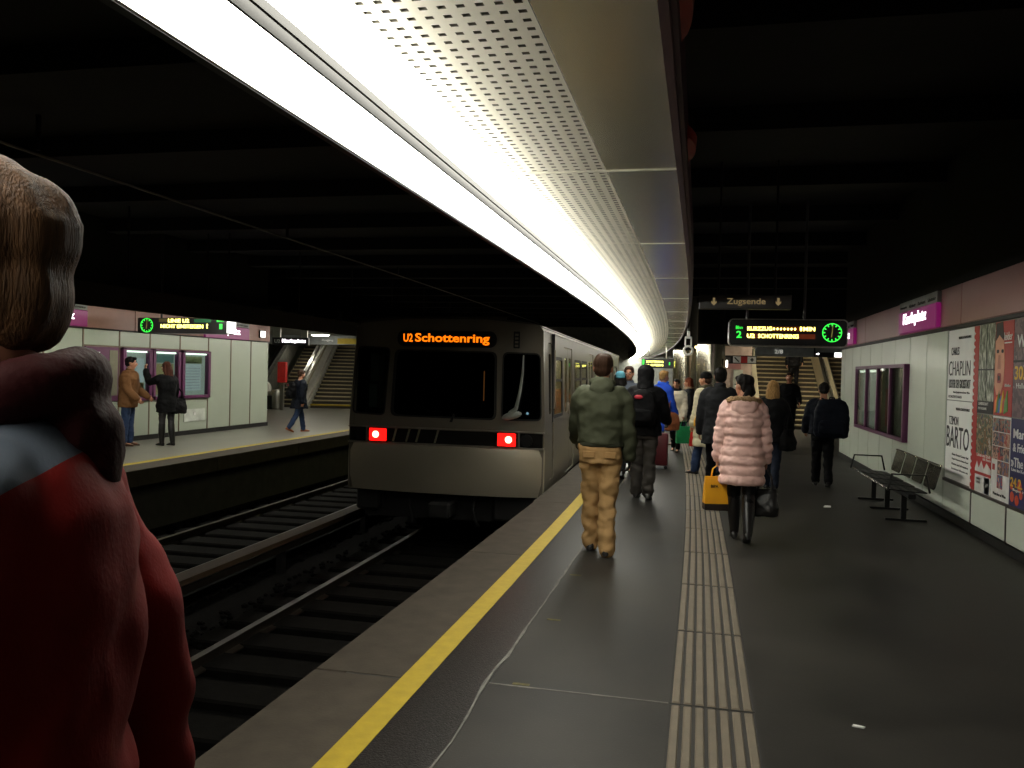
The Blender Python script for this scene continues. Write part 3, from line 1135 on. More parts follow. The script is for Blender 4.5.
# white signal fixture hanging near the canopy
sf = thing('platform_signal', 'small white hanging signal fixture with ring lamp beside the departure board', 'signal', (-.25, 17, 0))
G().rod((0, 0, 2.42), (0, 0, 4.4), .025).build('drop_pipe', M_dark, sf)
g = G().cbox(-.03, .03, -.04, .04, 2.38, 2.52, .008)
g.cbox(-.075, -.045, -.04, .04, 2.22, 2.4, .008)
g.cbox(.04, .07, -.04, .04, 2.22, 2.4, .008)
g.cbox(-.075, .07, -.04, .04, 2.37, 2.41, .008)
g.build('bracket', mat('signal_white', (200, 200, 196), .4), sf)
g = G()
rg = [[(.085 * math.cos(2 * PI * i / 24) + math.cos(2 * PI * j / 8) * .022 * math.cos(2 * PI * i / 24), -.02 + .022 * math.sin(2 * PI * j / 8), 2.13 + (.085 + math.cos(2 * PI * j / 8) * .022) * math.sin(2 * PI * i / 24)) for j in range(8)] for i in range(24)]
g.loft(rg, closed=True)
g.build('ring', mat('signal_white', (200, 200, 196), .4), sf, True)
G().ell((.15, 0, 2.2), (.028, .02, .03), n=10).build('signal_lamp', em('amber_white_lamp', (255, 240, 170), 3), sf, True)
G().rod((.05, 0, 2.24), (.15, 0, 2.2), .01).build('lamp_arm', M_dark, sf)

# ------------------------------------------------------------------ end of the right platform: stairs, columns
M_step = mat('stair_stone', (150, 138, 108), .7, var=.12, scale=5)
M_riser = mat('stair_riser', (52, 46, 38), .8, var=.15)


def stairs(name, label, x0, x1, y0, n, cat='staircase', first_yellow=False, rise=.15, tread=.3, rz=0):
    t = thing(name, label, cat, (x0, y0, 0), rz)
    wd = x1 - x0
    g = G()
    g.box(0, wd, .03, tread + .02, 0, rise - .045, 1)
    g.cbox(0, wd, -.0, tread + .02, rise - .045, rise, .008, 0)
    me = g.mesh('step', [M_step, M_riser])
    for k in range(n):
        o = link('step', me, t)
        o.location = (0, k * tread, k * rise)
    g = G()
    g.prism([(.04, 0), (n * tread, 0), (n * tread, n * rise - rise)], .0, wd, 'yz').build('stair_core', M_riser, t)
    if first_yellow:
        G().box(.0, wd, -.004, .06, rise - .05, rise + .004).build('yellow_nosing', M_yellow, t)
    return t


st = stairs('staircase', 'wide stone staircase rising at the far end of the right platform', 1.86, 3.95, 27.6, 22)
M_bal = mat('balustrade_metal', (176, 166, 140), .35, .6, var=.05)
sl_ = 22 * .15 / (22 * .3)


def balustrade(t, x, h0, h1, wd, y0, ln, m, name='balustrade'):
    g = G()
    g.hexa([(x, y0, h0), (x + wd, y0, h0), (x + wd, y0 + ln, h0 + ln * sl_), (x, y0 + ln, h0 + ln * sl_), (x, y0, h1), (x + wd, y0, h1), (x + wd, y0 + ln, h1 + ln * sl_), (x, y0 + ln, h1 + ln * sl_)])
    return g.build(name, m, t)


balustrade(st, -.12, -.1, .9, .1, -.1, 6.6, mat('stringer_grey', (110, 108, 100), .5))
balustrade(st, -.16, .9, .96, .16, -.1, 6.6, M_bal, 'handrail')
for (a, b, lab, x0) in ((0, 0, 'escalator right of the far wide staircase, half hidden by the right wall', 4.3),):
    es = stairs('escalator', lab, x0, x0 + 1.0, 27.6, 22, 'escalator')
    balustrade(es, -.36, .0, .95, .06, -.3, 6.8, M_bal)
    balustrade(es, -.24, .0, .95, .2, -.3, 6.8, mat('balustrade_dark', (60, 58, 52), .4, .5))
    balustrade(es, -.37, .95, 1.01, .08, -.3, 6.8, M_steel, 'handrail')
    balustrade(es, -.2, .95, 1.03, .1, -.3, 6.8, M_bal, 'handrail')
    balustrade(es, 1.02, .0, .95, .06, -.3, 6.8, M_bal)
# portal over the stairs
po = struct(G().box(-.0, 9.0, 26.4, 26.7, 2.62, 4.4).build('wall_over_stairs', M_black))
G().box(1.62, 4.2, 26.3, 26.5, 2.28, 2.62).build('portal_beam', mat('beam_grey', (120, 124, 124), .5), po)
letters('2/8', .24, .12, T3(2.3, 26.29, 2.42) @ FRONT, em('lit_small_sign', (230, 228, 215), .5), po, bold=.01)
for x in (3.55,):
    pass
es2 = thing('exit_sign', 'dark hanging exit sign with white lit end, right end of the stair beam', 'sign', (3.6, 26.2, 0))
G().cbox(-.3, .5, 0, .08, 2.28, 2.42, .008).build('sign_case', M_blackplastic, es2)
G().box(.28, .48, -.005, 0, 2.28, 2.42).build('lit_face', em('white_sign_face', (255, 255, 250), 2.2), es2)
G().prism([(-.25, 2.36), (-.18, 2.4), (-.14, 2.37), (-.18, 2.34)], -.004, 0, 'xz').build('arrow', M_lit, es2)
G().box(-.3, -.26, .02, .06, 2.4, 2.62).build('hanger_rod', M_dark, es2)
ceil2 = struct(G().box(-.0, 9.0, 26.7, 34.4, 4.3, 4.4).build('ceiling_over_stairs', M_black))
struct(G().box(-.3, 9, 34.2, 34.4, 0, 4.4).build('wall_stair_back', mat('stair_back', (90, 86, 76), .8)))
struct(G().box(5.6, 5.8, 18.6, 34.4, 0, 4.4).build('wall_stair_side', mat('stair_side', (120, 118, 108), .6)))
# wall between column and stairs
pw = struct(G().box(.7, 1.62, 28.0, 28.2, 0, 2.62).build('wall_column_side', mat('pale_pink_wall', (172, 152, 140), .6)))
G().box(.86, 1.28, 27.96, 28.0, 1.88, 2.12).build('pink_band', M_band, pw)
G().cbox(1.05, 1.35, 27.95, 28.0, 1.2, 1.85, .01).build('grey_cabinet', mat('cabinet_pale', (170, 172, 160), .5), pw)
pb = thing('pictogram_board', 'narrow pictogram board with a red square hanging left of the staircase', 'sign', (1.0, 27.2, 0))
G().box(-.38, .72, 0, .06, 2.04, 2.3).build('board', M_blackplastic, pb)
G().box(-.34, -.08, -.004, 0, 2.1, 2.25).build('grey_field', mat('field_grey', (80, 80, 78), .5), pb)
G().box(.0, .7, -.004, 0, 2.07, 2.27).build('white_field', M_whprint, pb)
G().box(.24, .44, -.008, -.004, 2.07, 2.27).build('red_field', M_redprint, pb)
G().prism([(.03, 2.23), (.06, 2.25), (.2, 2.11), (.17, 2.09)], -.008, -.004, 'xz').build('arrow', INK, pb)
g = G().box(.53, .63, -.008, -.004, 2.15, 2.19)
g.box(.56, .6, -.009, -.005, 2.11, 2.23)
g.build('cross', INK, pb)
for x in (-.3, .6):
    G().box(x - .015, x + .015, .015, .045, 2.3, 4.3).build('hanger_rod', M_dark, pb)
wlp = thing('wall_lamp', 'small upright white lamp on the corner of the broad steel column', 'lamp', (.72, 25.0, 0))
G().cbox(-.0, .05, -.03, .03, 1.9, 2.1, .008).build('lamp_lens', em('white_lamp', (255, 250, 235), 6), wlp)
G().cbox(-.02, .0, -.04, .04, 1.86, 2.14, .005).build('lamp_base', M_dark, wlp)


def column(label, x0, x1, y0, y1, z1):
    c = thing('column', label, 'column')
    pl = rrect(x0, x1, y0, y1, (x1 - x0) * .49, 12)
    k = 3
    for i in range(k):
        a, b = z1 * i / k + .006, z1 * (i + 1) / k
        G().prism(pl, a, b, 'xy').build('cladding_panel', M_colsteel, c, True)
    G().prism(rrect(x0 + .02, x1 - .02, y0 + .02, y1 - .02, (x1 - x0) * .45, 10), 0, 4.4, 'xy').build('column_core', M_black, c)
    return c


M_colsteel = mat('column_steel', (190, 184, 168), .2, 1.0, var=.06, scale=2)
column('broad steel-clad column beside the stairs, with a bright reflection near its top', -.12, .7, 24.8, 25.8, 2.55)
column('narrower steel-clad column farther back under the canopy end', -.95, -.12, 29.4, 30.4, 2.5)
# end wall behind the crowd
ew = struct(G().box(-9, -1.0, 46.5, 46.8, -1.5, 4.4).build('wall_far_end', mat('far_white_wall', (190, 190, 182), .5)))
for k in range(7):
    G().cbox(-6.4 + k * .9, -5.52 + k * .9, 46.44, 46.5, 0, 2.3, .01).build('wall_panel', mat('far_panel', (196, 198, 190), .4), ew)

# lamps over the right stairs; the third is added, unseen, to brighten the floor
for i, (x, y, z) in enumerate(((2.9, 29.0, 4.24), (2.9, 31.6, 4.24), (3.0, 27.15, 3.1))):
    lp = thing('ceiling_lamp', ('shielded fluorescent lamp high over the right stairs, lower of the pair', 'shielded fluorescent lamp high over the right stairs, upper of the pair', 'added unseen lamp behind the portal beam, brightening the floor before the right stairs')[i], 'lamp', (x, y, z))
    G().cbox(-.75, .75, -.1, .1, 0, .06, .01).build('lamp_housing', M_dark, lp)
    for x_ in (-.6, .6):
        G().rod((x_, 0, .05), (x_, 0, 4.3 - z), .012).build('lamp_rod', M_dark, lp)
    G().cbox(-.7, .7, -.07, .07, -.04, .0, .01).build('lamp_tube', em('stair_lamp', (255, 240, 206), 42) if i < 2 else em('added_portal_light', (255, 240, 206), 120), lp)
wb = thing('wall_lamp', 'tiny white lamp on a stalk at the end of the right wall', 'lamp', (2.83, 18.5, 2.62))
G().ell((0, 0, 0), (.04, .04, .03), n=10).build('lamp_globe', em('white_lamp', (255, 250, 235), 6), wb, True)
G().rod((0, 0, .02), (0.0, 0, .14), .012).build('lamp_stalk', M_steel, wb)
G().box(-.02, .1, -.02, .02, .13, .16).build('lamp_bracket', M_steel, wb)

# ------------------------------------------------------------------ left stairs
so = struct(G().box(-20, -11.1, 9, 40, 2.78, 3.0).build('ceiling_left_soffit', mat('soffit', (110, 110, 104), .8)))
s2 = stairs('staircase', 'wide staircase with yellow first step at the end of the opposite platform', -14.78, -10.9, 29.7, 22, first_yellow=True, rz=R(13))
balustrade(s2, -.14, -.1, .22, .1, -.1, 6.6, mat('balustrade_pale', (176, 172, 160), .4, .3))
balustrade(s2, -.13, .9, .94, .05, -.1, 6.6, M_bal, 'handrail')
e2 = stairs('escalator', 'escalator with silver balustrades left of the opposite staircase', -16.2, -15.2, 29.37, 22, 'escalator', rz=R(13))
balustrade(e2, -.5, 0, 1.0, .35, -.4, 6.9, mat('escalator_side', (130, 130, 122), .4, .4))
balustrade(e2, -.4, 1.0, 1.06, .1, -.4, 6.9, M_blackplastic, 'handrail')
balustrade(e2, 1.03, 0, .95, .3, -.4, 6.9, mat('escalator_silver', (205, 203, 194), .3, .5))
balustrade(e2, 1.1, .95, 1.01, .1, -.4, 6.9, M_steel, 'handrail')
struct(G().box(-19, -18.8, 20.8, 40, 0, 4.4).build('wall_left_stairs', mat('pale_green_wall', (186, 194, 176), .5)))
struct(G().box(-19, -9, 38, 38.2, 0, 4.4).build('wall_left_stairs_back', mat('stair_back', (90, 86, 76), .8)))
lb = struct(G().box(-18.8, -9.0, 28.0, 28.3, 2.42, 2.76).build('trim_left_beam', mat('beam_grey', (120, 124, 124), .5)))
G().box(-12.9, -11.6, 27.97, 28.0, 2.46, 2.66).build('yellow_sign_band', M_yellow, lb)
letters('Ausgang', .45, .09, T3(-13.3, 27.985, 2.58) @ FRONT, M_whprint, lb, bold=.01)
xs_ = thing('exit_sign', 'black hanging sign with glowing white lettering over the opposite escalator', 'sign', (-11.65, 22, 0))
G().cbox(-.55, .6, 0, .1, 2.22, 2.44, .008).build('sign_case', M_blackplastic, xs_)
letters('Karlsplatz', .75, .13, T3(.15, -.004, 2.33) @ FRONT, M_lit, xs_, bold=.03)
letters('U2', .18, .1, T3(-.38, -.004, 2.33) @ FRONT, M_whprint, xs_, bold=.02)
G().box(-.55, -.3, .03, .07, 2.44, 2.79).build('hanger_rod', M_steel, xs_)
G().box(.35, .55, .03, .07, 2.44, 2.79).build('hanger_rod', M_steel, xs_)
lamps_l = [(-13.6, 23.5), (-13.2, 27.2), (-16, 25), (-12.8, 31.5), (-16, 31.5)]
for i, (x, y) in enumerate(lamps_l):
    z = 2.74
    lp = thing('ceiling_lamp', ('fluorescent ceiling lamp over the opposite hall, just past the end of the wall', 'fluorescent ceiling lamp before the beam of the opposite staircase', 'fluorescent ceiling lamp over the approach to the opposite escalator', 'fluorescent ceiling lamp above the opposite staircase behind its beam', 'fluorescent ceiling lamp above the opposite escalator behind its beam')[i], 'lamp', (x, y, z))
    G().cbox(-.35, .35, -.1, .1, 0, .05, .01).build('lamp_housing', M_white, lp)
    G().cbox(-.3, .3, -.07, .07, -.03, .0, .01).build('lamp_tube', em('hall_lamp', (255, 250, 232), 30), lp)
# emergency pillar and newel by the escalator
ep = thing('emergency_pillar', 'slim post with a red panel beside the opposite escalator', 'pillar', (-14.75, 27.4, 0))
G().cbox(-.07, .07, -.05, .05, 0, 1.2, .01).build('post', M_steel, ep)
G().cbox(-.17, .17, -.08, .06, 1.0, 1.75, .02).build('red_panel', mat('red_panel', (206, 40, 34), .45), ep)
en = thing('escalator_newel', 'rounded silver newel with an amber lamp at the foot of the opposite escalator', 'newel', (-15.45, 27.9, 0))
g = G()
g.cbox(-.35, -.1, -.2, .3, 0, .75, .08, seg=3)
g.build('newel_left', M_steel, en, True)
g = G()
g.cbox(.1, .35, -.2, .3, 0, .75, .08, seg=3)
g.build('newel_right', M_steel, en, True)
G().ell((-.2, -.1, .78), (.2, .3, .24), n=16).build('rounded_cap', mat('cap_white', (220, 216, 204), .35), en, True)
G().ell((-.12, -.36, .8), (.07, .05, .07), n=12).build('amber_lamp', em('amber_lamp', (255, 200, 90), 3), en, True)
G().box(-.1, .1, -.15, .3, 0, .5).build('dark_comb', M_blackplastic, en)

# ------------------------------------------------------------------ the train
M_body = mat('train_silver', (124, 117, 104), .36, .5, var=.05, scale=2)
M_body2 = mat('train_silver_side', (112, 107, 94), .36, .6, var=.05, scale=2)
M_trimm = mat('train_trim', (160, 154, 142), .3, .8)
M_belt = mat('train_belt', (52, 50, 48), .18, .7, var=.05)
M_rubber = mat('black_rubber', (14, 14, 14), .6)
M_wind = glass('dark_windscreen', (170, 178, 176), .02)
M_seat = mat('orange_seat', (196, 112, 44), .6, var=.1)
M_int = mat('train_interior', (176, 164, 132), .6, var=.05)
M_intlamp = em('saloon_lamp', (255, 232, 180), 18)
M_under2 = mat('underframe', (20, 19, 19), .8)
M_tail = em('tail_lamp_red', (255, 16, 12), 3.0)
M_tailcore = em('tail_lamp_core', (255, 120, 90), 14.0)
M_dest = em('destination_letters', (255, 116, 10), 1.7)
CL = 18.2
HALF = lambda z: 1.438 - .035 * (z + .08)
train = thing('train', 'silver underground train with red tail lamps and U2 Schottenring display at the platform', 'train')
tx, ty = cv(-3.415, 11.12)
ROOT = T3(tx, ty, 0) @ Matrix.Rotation(head_at(11.12), 4, 'Z') @ Matrix.Diagonal((.975, 1, 1, 1))
train.matrix_world = ROOT
RI = ROOT.inverted()
OPEN = [('cab', .78, 1.2), ('win', 1.28, 2.42), ('door', 2.68, 3.84), ('win', 4.2, 5.35), ('win', 5.5, 6.65), ('door', 7.0, 8.16), ('win', 8.5, 9.65), ('win', 9.8, 10.95), ('door', 11.3, 12.46), ('win', 12.8, 13.95), ('door', 14.3, 15.46), ('win', 15.8, 17.2)]


def tumble(me, side, off=0.0):
    for v in me.vertices:
        yy, zz, d = v.co.x, v.co.y, v.co.z
        v.co = (side * (HALF(zz) - .03 + off) + d * 1.0 * side, yy, zz)
    if side > 0:
        pass


def side_plate(name, outer, holes, th, m, side, parent, Mc, off=0.0):
    o = plate(name, outer, holes, th, m, parent)
    tumble(o.data, side, off)
    if Mc is not None:
        o.matrix_basis = Mc
    return o


def build_car(Mc, rear):
    for side in (1, -1):
        holes = []
        for kind, a, b in OPEN:
            if kind == 'win':
                holes.append(rrect(a, b, .93, 1.86, .07, 3))
            elif kind == 'door':
                holes.append([(a, -.05), (b, -.05), (b, 2.05), (a, 2.05)])
            elif rear:
                holes.append(rrect(a, b, .05, 2.06, .07, 3))
        side_plate('body_side', [(0, -.08), (CL, -.08), (CL, 2.24), (0, 2.24)], holes, .02, M_body2, side, train, Mc)
        for kind, a, b in OPEN:
            if kind == 'win':
                side_plate('window_frame', rrect(a - .01, b + .01, .92, 1.87, .08, 3), [rrect(a + .04, b - .04, 1.52, 1.82, .04, 3), rrect(a + .04, b - .04, .97, 1.48, .05, 3)], .026, M_rubber, side, train, Mc)
                side_plate('pane', rrect(a + .03, b - .03, .95, 1.84, .04, 2), [], .006, M_glass, side, train, Mc, 0)
            elif kind == 'door':
                mid = (a + b) / 2
                for p, q in ((a + .01, mid - .008), (mid + .008, b - .01)):
                    d = side_plate('door', [(p, -.05), (q, -.05), (q, 2.04), (p, 2.04)], [rrect(p + .12, q - .1, .95, 1.88, .07, 3)], .02, M_body2, side, train, Mc, -.012)
                    e = side_plate('door_pane', rrect(p + .1, q - .08, .93, 1.9, .05, 2), [], .006, M_glass, side, d, None, -.012)
                    h = side_plate('door_handle', rrect(p + .03 if p > a + .1 else q - .06, p + .06 if p > a + .1 else q - .03, .9, 1.1, .01, 2), [], .05, M_trimm, side, d, None, -.01)
            elif rear:
                d = side_plate('cab_door', rrect(a + .01, b - .01, .06, 2.05, .06, 3), [rrect(a + .1, b - .1, 1.0, 1.9, .06, 3)], .02, M_body2, side, train, Mc, -.008)
                side_plate('cab_door_pane', rrect(a + .09, b - .09, .99, 1.91, .05, 2), [], .008, M_wind, side, d, None, -.008)
                for z0, z1 in ((.2, .9), (1.1, 1.95)):
                    h = G().rod((side * 1.47, a - .06, z0), (side * 1.46, a - .06, z1), .014)
                    h.build('grab_rail', M_trimm, d)
    # roof
    g = G()
    rings = []
    for y in (0, CL):
        rings.append([(1.37 * math.cos(PI * i / 12), y, 2.24 + .12 * math.sin(PI * i / 12)) for i in range(13)] + [(-1.3, y, 2.2), (1.3, y, 2.2)])
    g.loft(rings)
    link('roof', g.mesh('roof', mat('roof_grey', (70, 67, 62), .6), True), train, Mc)
    g = G()
    for side in (1, -1):
        g.box(side * 1.34 - .02, side * 1.34 + .02, 0, CL, 2.2, 2.26)
    link('gutter', g.mesh('gutter', M_trimm), train, Mc)
    # interior
    link('saloon_floor', G().box(-1.38, 1.38, .1, CL - .1, -.07, -.02).mesh('saloon_floor', mat('saloon_floor', (90, 84, 76), .7)), train, Mc)
    link('saloon_ceiling', G().box(-1.3, 1.3, .1, CL - .1, 2.12, 2.16).mesh('saloon_ceiling', M_int), train, Mc)
    link('end_wall', G().box(-1.36, 1.36, CL - .1, CL - .04, -.05, 2.2).mesh('end_wall', M_int), train, Mc)
    for x in (-.6, .6):
        link('saloon_lamp', G().box(x - .06, x + .06, 1.6, CL - .4, 2.085, 2.12).mesh('saloon_lamp', M_intlamp), train, Mc)
    seat = G().cbox(-.22, .22, -.22, .22, .36, .44, .03)
    seat.cbox(-.22, .22, .16, .24, .44, 1.05, .03)
    sm = seat.mesh('seat', M_seat)
    for kind, a, b in OPEN:
        if kind == 'win':
            for x in (-1.08, -.6, .6, 1.08):
                for yy, rz in (((a + b) / 2 - .35, PI), ((a + b) / 2 + .35, 0)):
                    link('seat', sm, train, Mc @ T3(x, yy, 0) @ Matrix.Rotation(rz, 4, 'Z'))
    pole = G().rod((0, 0, -.02), (0, 0, 2.12), .018).mesh('grab_pole', M_trimm)
    for kind, a, b in OPEN:
        if kind == 'door':
            for x in (-.5, .5):
                link('grab_pole', pole, train, Mc @ T3(x, (a + b) / 2, 0))
    # underframe
    g = G()
    g.box(-1.25, 1.25, .2, CL - .2, -.5, -.08)
    for y in (2.6, CL - 2.6):
        g.box(-.95, .95, y - 1.3, y + 1.3, -.8, -.3)
    link('underframe', g.mesh('underframe', M_under2), train, Mc)
    wheel = G()
    n = 20
    wheel.prism([(.4 * math.cos(2 * PI * i / n), .4 * math.sin(2 * PI * i / n)) for i in range(n)], -.06, .06, 'yz')
    wm = wheel.mesh('wheel', M_rail)
    for y in (1.6, 3.6, CL - 3.6, CL - 1.6):
        for x in (-.7175, .7175):
            link('wheel', wm, train, Mc @ T3(x, y, -.5))


pos = 11.12
for k in range(2):
    cx, cy = cv(-3.415, pos)
    build_car(RI @ T3(cx, cy, 0) @ Matrix.Rotation(head_at(pos + 7), 4, 'Z') @ Matrix.Diagonal((.975, 1, 1, 1)), k == 0)
    pos += CL + .5

# rear face
out = [(-1.44, -.08), (1.44, -.08), (1.45, .88), (1.40, 2.18), (1.34, 2.26), (.6, 2.33), (-.6, 2.33), (-1.3, 2.26), (-1.36, 2.18), (-1.45, .88)]
WL = rpoly([(-1.405, .975), (-.905, .955), (-.835, 1.92), (-1.325, 1.94)], .08)
WC = rpoly([(-.82, .955), (.76, .945), (.75, 1.89), (-.765, 1.9)], .1)
WR = rpoly([(.83, .945), (1.41, .955), (1.375, 1.88), (.83, 1.89)], .09)
plate('rear_wall', out, [WL, WC, WR], .06, M_body, train, T3(0, 0, 0) @ FRONT)
for nm, W_, in (('windscreen', WL), ('windscreen', WC), ('windscreen', WR)):
    o = plate(nm, W_, [], .012, M_wind, train, T3(0, .0, 0) @ FRONT)
    c_ = Vector((sum(p[0] for p in W_) / len(W_), sum(p[1] for p in W_) / len(W_)))
    inn = [tuple(c_ + (Vector(p) - c_) * .955) for p in W_]
    plate('window_seal', W_, [inn], .03, M_rubber, o, T3(0, -.03, 0) @ FRONT)
# dark driver's cab behind the windows
cabm = mat('cab_lining', (30, 30, 32), .7)
G().box(-1.36, 1.36, 1.22, 1.26, -.05, 2.2).build('cab_bulkhead', cabm, train)
G().box(-1.36, 1.36, .03, .6, .6, .92).build('driver_desk', cabm, train)
G().box(-1.38, -1.34, .03, 1.2, 0, .95).build('cab_lining', cabm, train)
g = G()
g.cbox(-.3, .2, .75, 1.15, .5, .62, .04)
g.cbox(-.3, .2, 1.05, 1.15, .6, 1.35, .04)
g.build('driver_seat', cabm, train)
mg = mat('grey_moulding', (128, 132, 126), .6)
g = G().tube([(1.13, -.05, 1.84), (1.13, -.08, 1.6), (1.10, -.09, 1.35), (1.05, -.09, 1.12), (.98, -.09, 1.05)], [.010, .016, .021, .028, .045], 8)
g.ell((.99, -.09, 1.02), (.15, .035, .055), Matrix.Rotation(R(-14), 3, 'Y'), n=12)
g.build('mirror_arm', mg, train, True)
G().ell((1.18, .08, 1.05), (.02, .02, .02), n=8).build('blue_indicator', em('blue_white_indicator', (190, 230, 255), 2.0), train)
g = G().box(-1.17, -1.05, .014, .022, 1.07, 1.40)  # pale plates standing in for the lit opposite wall seen through the cab
g.box(-1.155, -1.035, .014, .022, 1.44, 1.83)
g.build('lit_wall_stand_in', mat('lit_wall_pale', (225, 235, 222), .7), train)
G().box(.50, .515, .2, .21, 1.2, 1.62).build('orange_gauge', em('orange_gauge', (210, 130, 70), .5), train)
plate('wiper', [(-.02, .9), (.02, .9), (.05, 1.0), (.03, 1.02)], [], .02, M_rubber, train, T3(.1, -.05, 0) @ FRONT)
# destination display
dd = plate('destination_display', rrect(-.73, .74, 1.94, 2.165, .1, 6), [], .02, M_blackplastic, train, T3(0, -.034, 0) @ FRONT)
letters('U2', .14, .115, T3(-.57, -.046, 2.062) @ FRONT, M_dest, dd, bold=.02)
letters('Schottenring', 1.1, .155, T3(.085, -.046, 2.05) @ FRONT, M_dest, dd, bold=.022)
plate('vent_grille', rrect(.98, 1.07, 1.94, 2.17, .01), [rrect(1.0, 1.05, 1.96 + .05 * k, 1.99 + .05 * k, .005) for k in range(4)], .02, M_rubber, train, T3(0, -.034, 0) @ FRONT)
# belt
G().box(-1.43, 1.43, -.045, -.02, .59, .79).build('belt_panel', M_belt, train)
for z in (.575, .795):
    G().cbox(-1.455, 1.455, -.06, -.02, z - .012, z + .012, .005).build('belt_trim', M_trimm, train)
for x0, x1, hx in ((-1.12, -.86, -1.25), (.79, 1.05, 1.2)):
    lh = G().cbox(x0 - .02, x1 + .02, -.062, -.03, .585, .788, .005).build('lamp_housing', M_blackplastic, train)
    G().cbox(x0, x1, -.075, -.06, .60, .775, .008).build('tail_lamp', M_tail, lh)
    G().ell(((x0 + x1) / 2 + (.03 if x0 > 0 else -.03), -.08, .69), (.05, .008, .05), n=14).build('bulb', M_tailcore, lh, True)
    g = G()
    g.prism([(hx + .085 * math.cos(2 * PI * i / 20), .685 + .085 * math.sin(2 * PI * i / 20)) for i in range(20)], -.06, -.04, 'xz')
    g.build('headlamp', M_blackplastic, train)
    G().box(x1 + .03 if x0 > 0 else x0 - .055, x1 + .055 if x0 > 0 else x0 - .03, -.065, -.03, .58, .79).build('lamp_post', M_trimm, train)
for x in (-.75, -.55, -.4, -.12):  # slanted pale streaks: reflections painted onto the dark belt
    G().prism([(x - .03, .6), (x, .6), (x + .05, .78), (x + .02, .78)], -.05, -.045, 'xz').build('belt_reflection', mat('painted_reflection', (190, 182, 150), .3, .8), train)
g = G()
rings = []
for i in range(25):
    x = -1.455 + 2.91 * i / 24
    y = -.16 + .15 * abs(x / 1.455) ** 2.6
    rings.append([(x, y, -.09), (x, y - .012, .1), (x, y - .012, .45), (x, y, .562), (x, .03, .562), (x, .03, -.09)])
g.loft(rings).build('bumper_panel', mat('bumper_silver', (186, 178, 158), .34, .7, var=.04, scale=2), train, True)
# skirts, coupler
G().cbox(.72, 1.36, .06, .4, -.46, -.08, .03).build('skirt', M_under2, train)
G().cbox(-1.36, -1.0, .06, .4, -.40, -.08, .03).build('skirt', M_under2, train)
g = G()
g.cbox(-.16, .16, -.25, .3, -.42, -.2, .03)
g.cbox(-.1, .1, .2, 1.2, -.38, -.26, .02)
g.build('coupler', M_under2, train)
for x in (-.5, .45):
    G().tube([(x, .1, -.15), (x, -.04, -.3), (x + .05, -.02, -.5), (x + .05, .1, -.55)], .025, 8).build('brake_hose', M_rubber, train, True)

# ------------------------------------------------------------------ bench
bench = thing('bench', 'row of shiny perforated metal seats on a black frame against the right wall', 'bench', (2.35, 10.05, 0))
M_chrome = mat('bench_chrome', (225, 220, 208), .15, 1.0, var=.05)
M_dchrome = mat('bench_dark_chrome', (104, 101, 94), .2, 1.0, var=.08)
M_bframe = mat('bench_frame', (30, 30, 31), .4, .5)
seatw = .5


def perf_plate(w_, h_, m, nm):
    holes = []
    for i in range(5):
        for j in range(4):
            cx, cy = -w_ / 2 + w_ * (i + .8) / 5.6, h_ * (j + .8) / 4.6
            holes.append([(cx + .016 * math.cos(2 * PI * q / 6), cy + .03 * math.sin(2 * PI * q / 6)) for q in range(6)])
    o = plate(nm, rrect(-w_ / 2, w_ / 2, 0, h_, .05), holes, .012, m, bench)
    return o


for k in range(4):
    y = .1 + k * .56 + .25
    # backrest drawn in xy: x -> Y, y -> up, leaning back
    o = perf_plate(.48, .29, M_dchrome, 'backrest')
    o.matrix_basis = T3(.26, y, .40) @ Matrix.Rotation(R(14), 4, 'Y') @ Matrix(((0, 0, 1, 0), (1, 0, 0, 0), (0, 1, 0, 0), (0, 0, 0, 1)))
    e = G().tube([(-.24, .285, 0), (.24, .285, 0)], .016, 8).build('top_rim', M_chrome, o, True)
    o = perf_plate(.48, .44, M_bframe, 'seat')
    o.matrix_basis = T3(-.24, y, .39) @ Matrix.Rotation(R(4), 4, 'Y') @ Matrix(((0, 1, 0, 0), (1, 0, 0, 0), (0, 0, -1, 0), (0, 0, 0, 1)))
    e = G().tube([(-.22, .012, 0), (.22, .012, 0)], .013, 8).build('front_rim', M_chrome, o, True)
G().cbox(-.03, .05, 0, 2.44, .30, .355, .01).build('beam', M_bframe, bench)
for y in (.35, 1.22, 2.05):
    g = G()
    g.cbox(-.03, .03, y - .025, y + .025, .02, .32, .006)
    g.cbox(-.2, .25, y - .03, y + .03, 0, .025, .006)
    g.build('leg', M_bframe, bench)
for y in (.05, 2.4):
    G().tube([(.2, y, .38), (.16, y, .57), (-.2, y, .57), (-.24, y, .39)], .012, 8).build('armrest', M_bframe, bench, True)
# small litter
lt = G().prism([(1.57, 11.1), (1.66, 11.12), (1.67, 11.2), (1.6, 11.21)], 0, .012, 'xy').build('paper_scrap', M_paper)
tag(lt, 'crumpled white paper scrap on the floor left of the bench', 'litter')
lt = G().prism([(.74, 4.13), (.79, 4.12), (.8, 4.135), (.75, 4.15)], 0, .006, 'xy').build('paper_scrap', M_paper)
tag(lt, 'tiny pale paper shred on the floor beside the tactile strip', 'litter')

# ------------------------------------------------------------------ people
BAKE = []
SKIN = mat('skin', (176, 124, 98), .5, var=.06, scale=12)
HAIRC = {'dark': (16, 13, 12), 'brown': (52, 34, 24), 'red': (96, 44, 24), 'blond': (150, 116, 72), 'tawny': (78, 54, 34), 'auburn': (66, 36, 26)}


def hair_mat(k):
    return mat('hair_' + k, HAIRC[k], .6, spec=.12, var=.45, scale=22, stretch=(6, 6, .7), bump=.5, bscale=60)


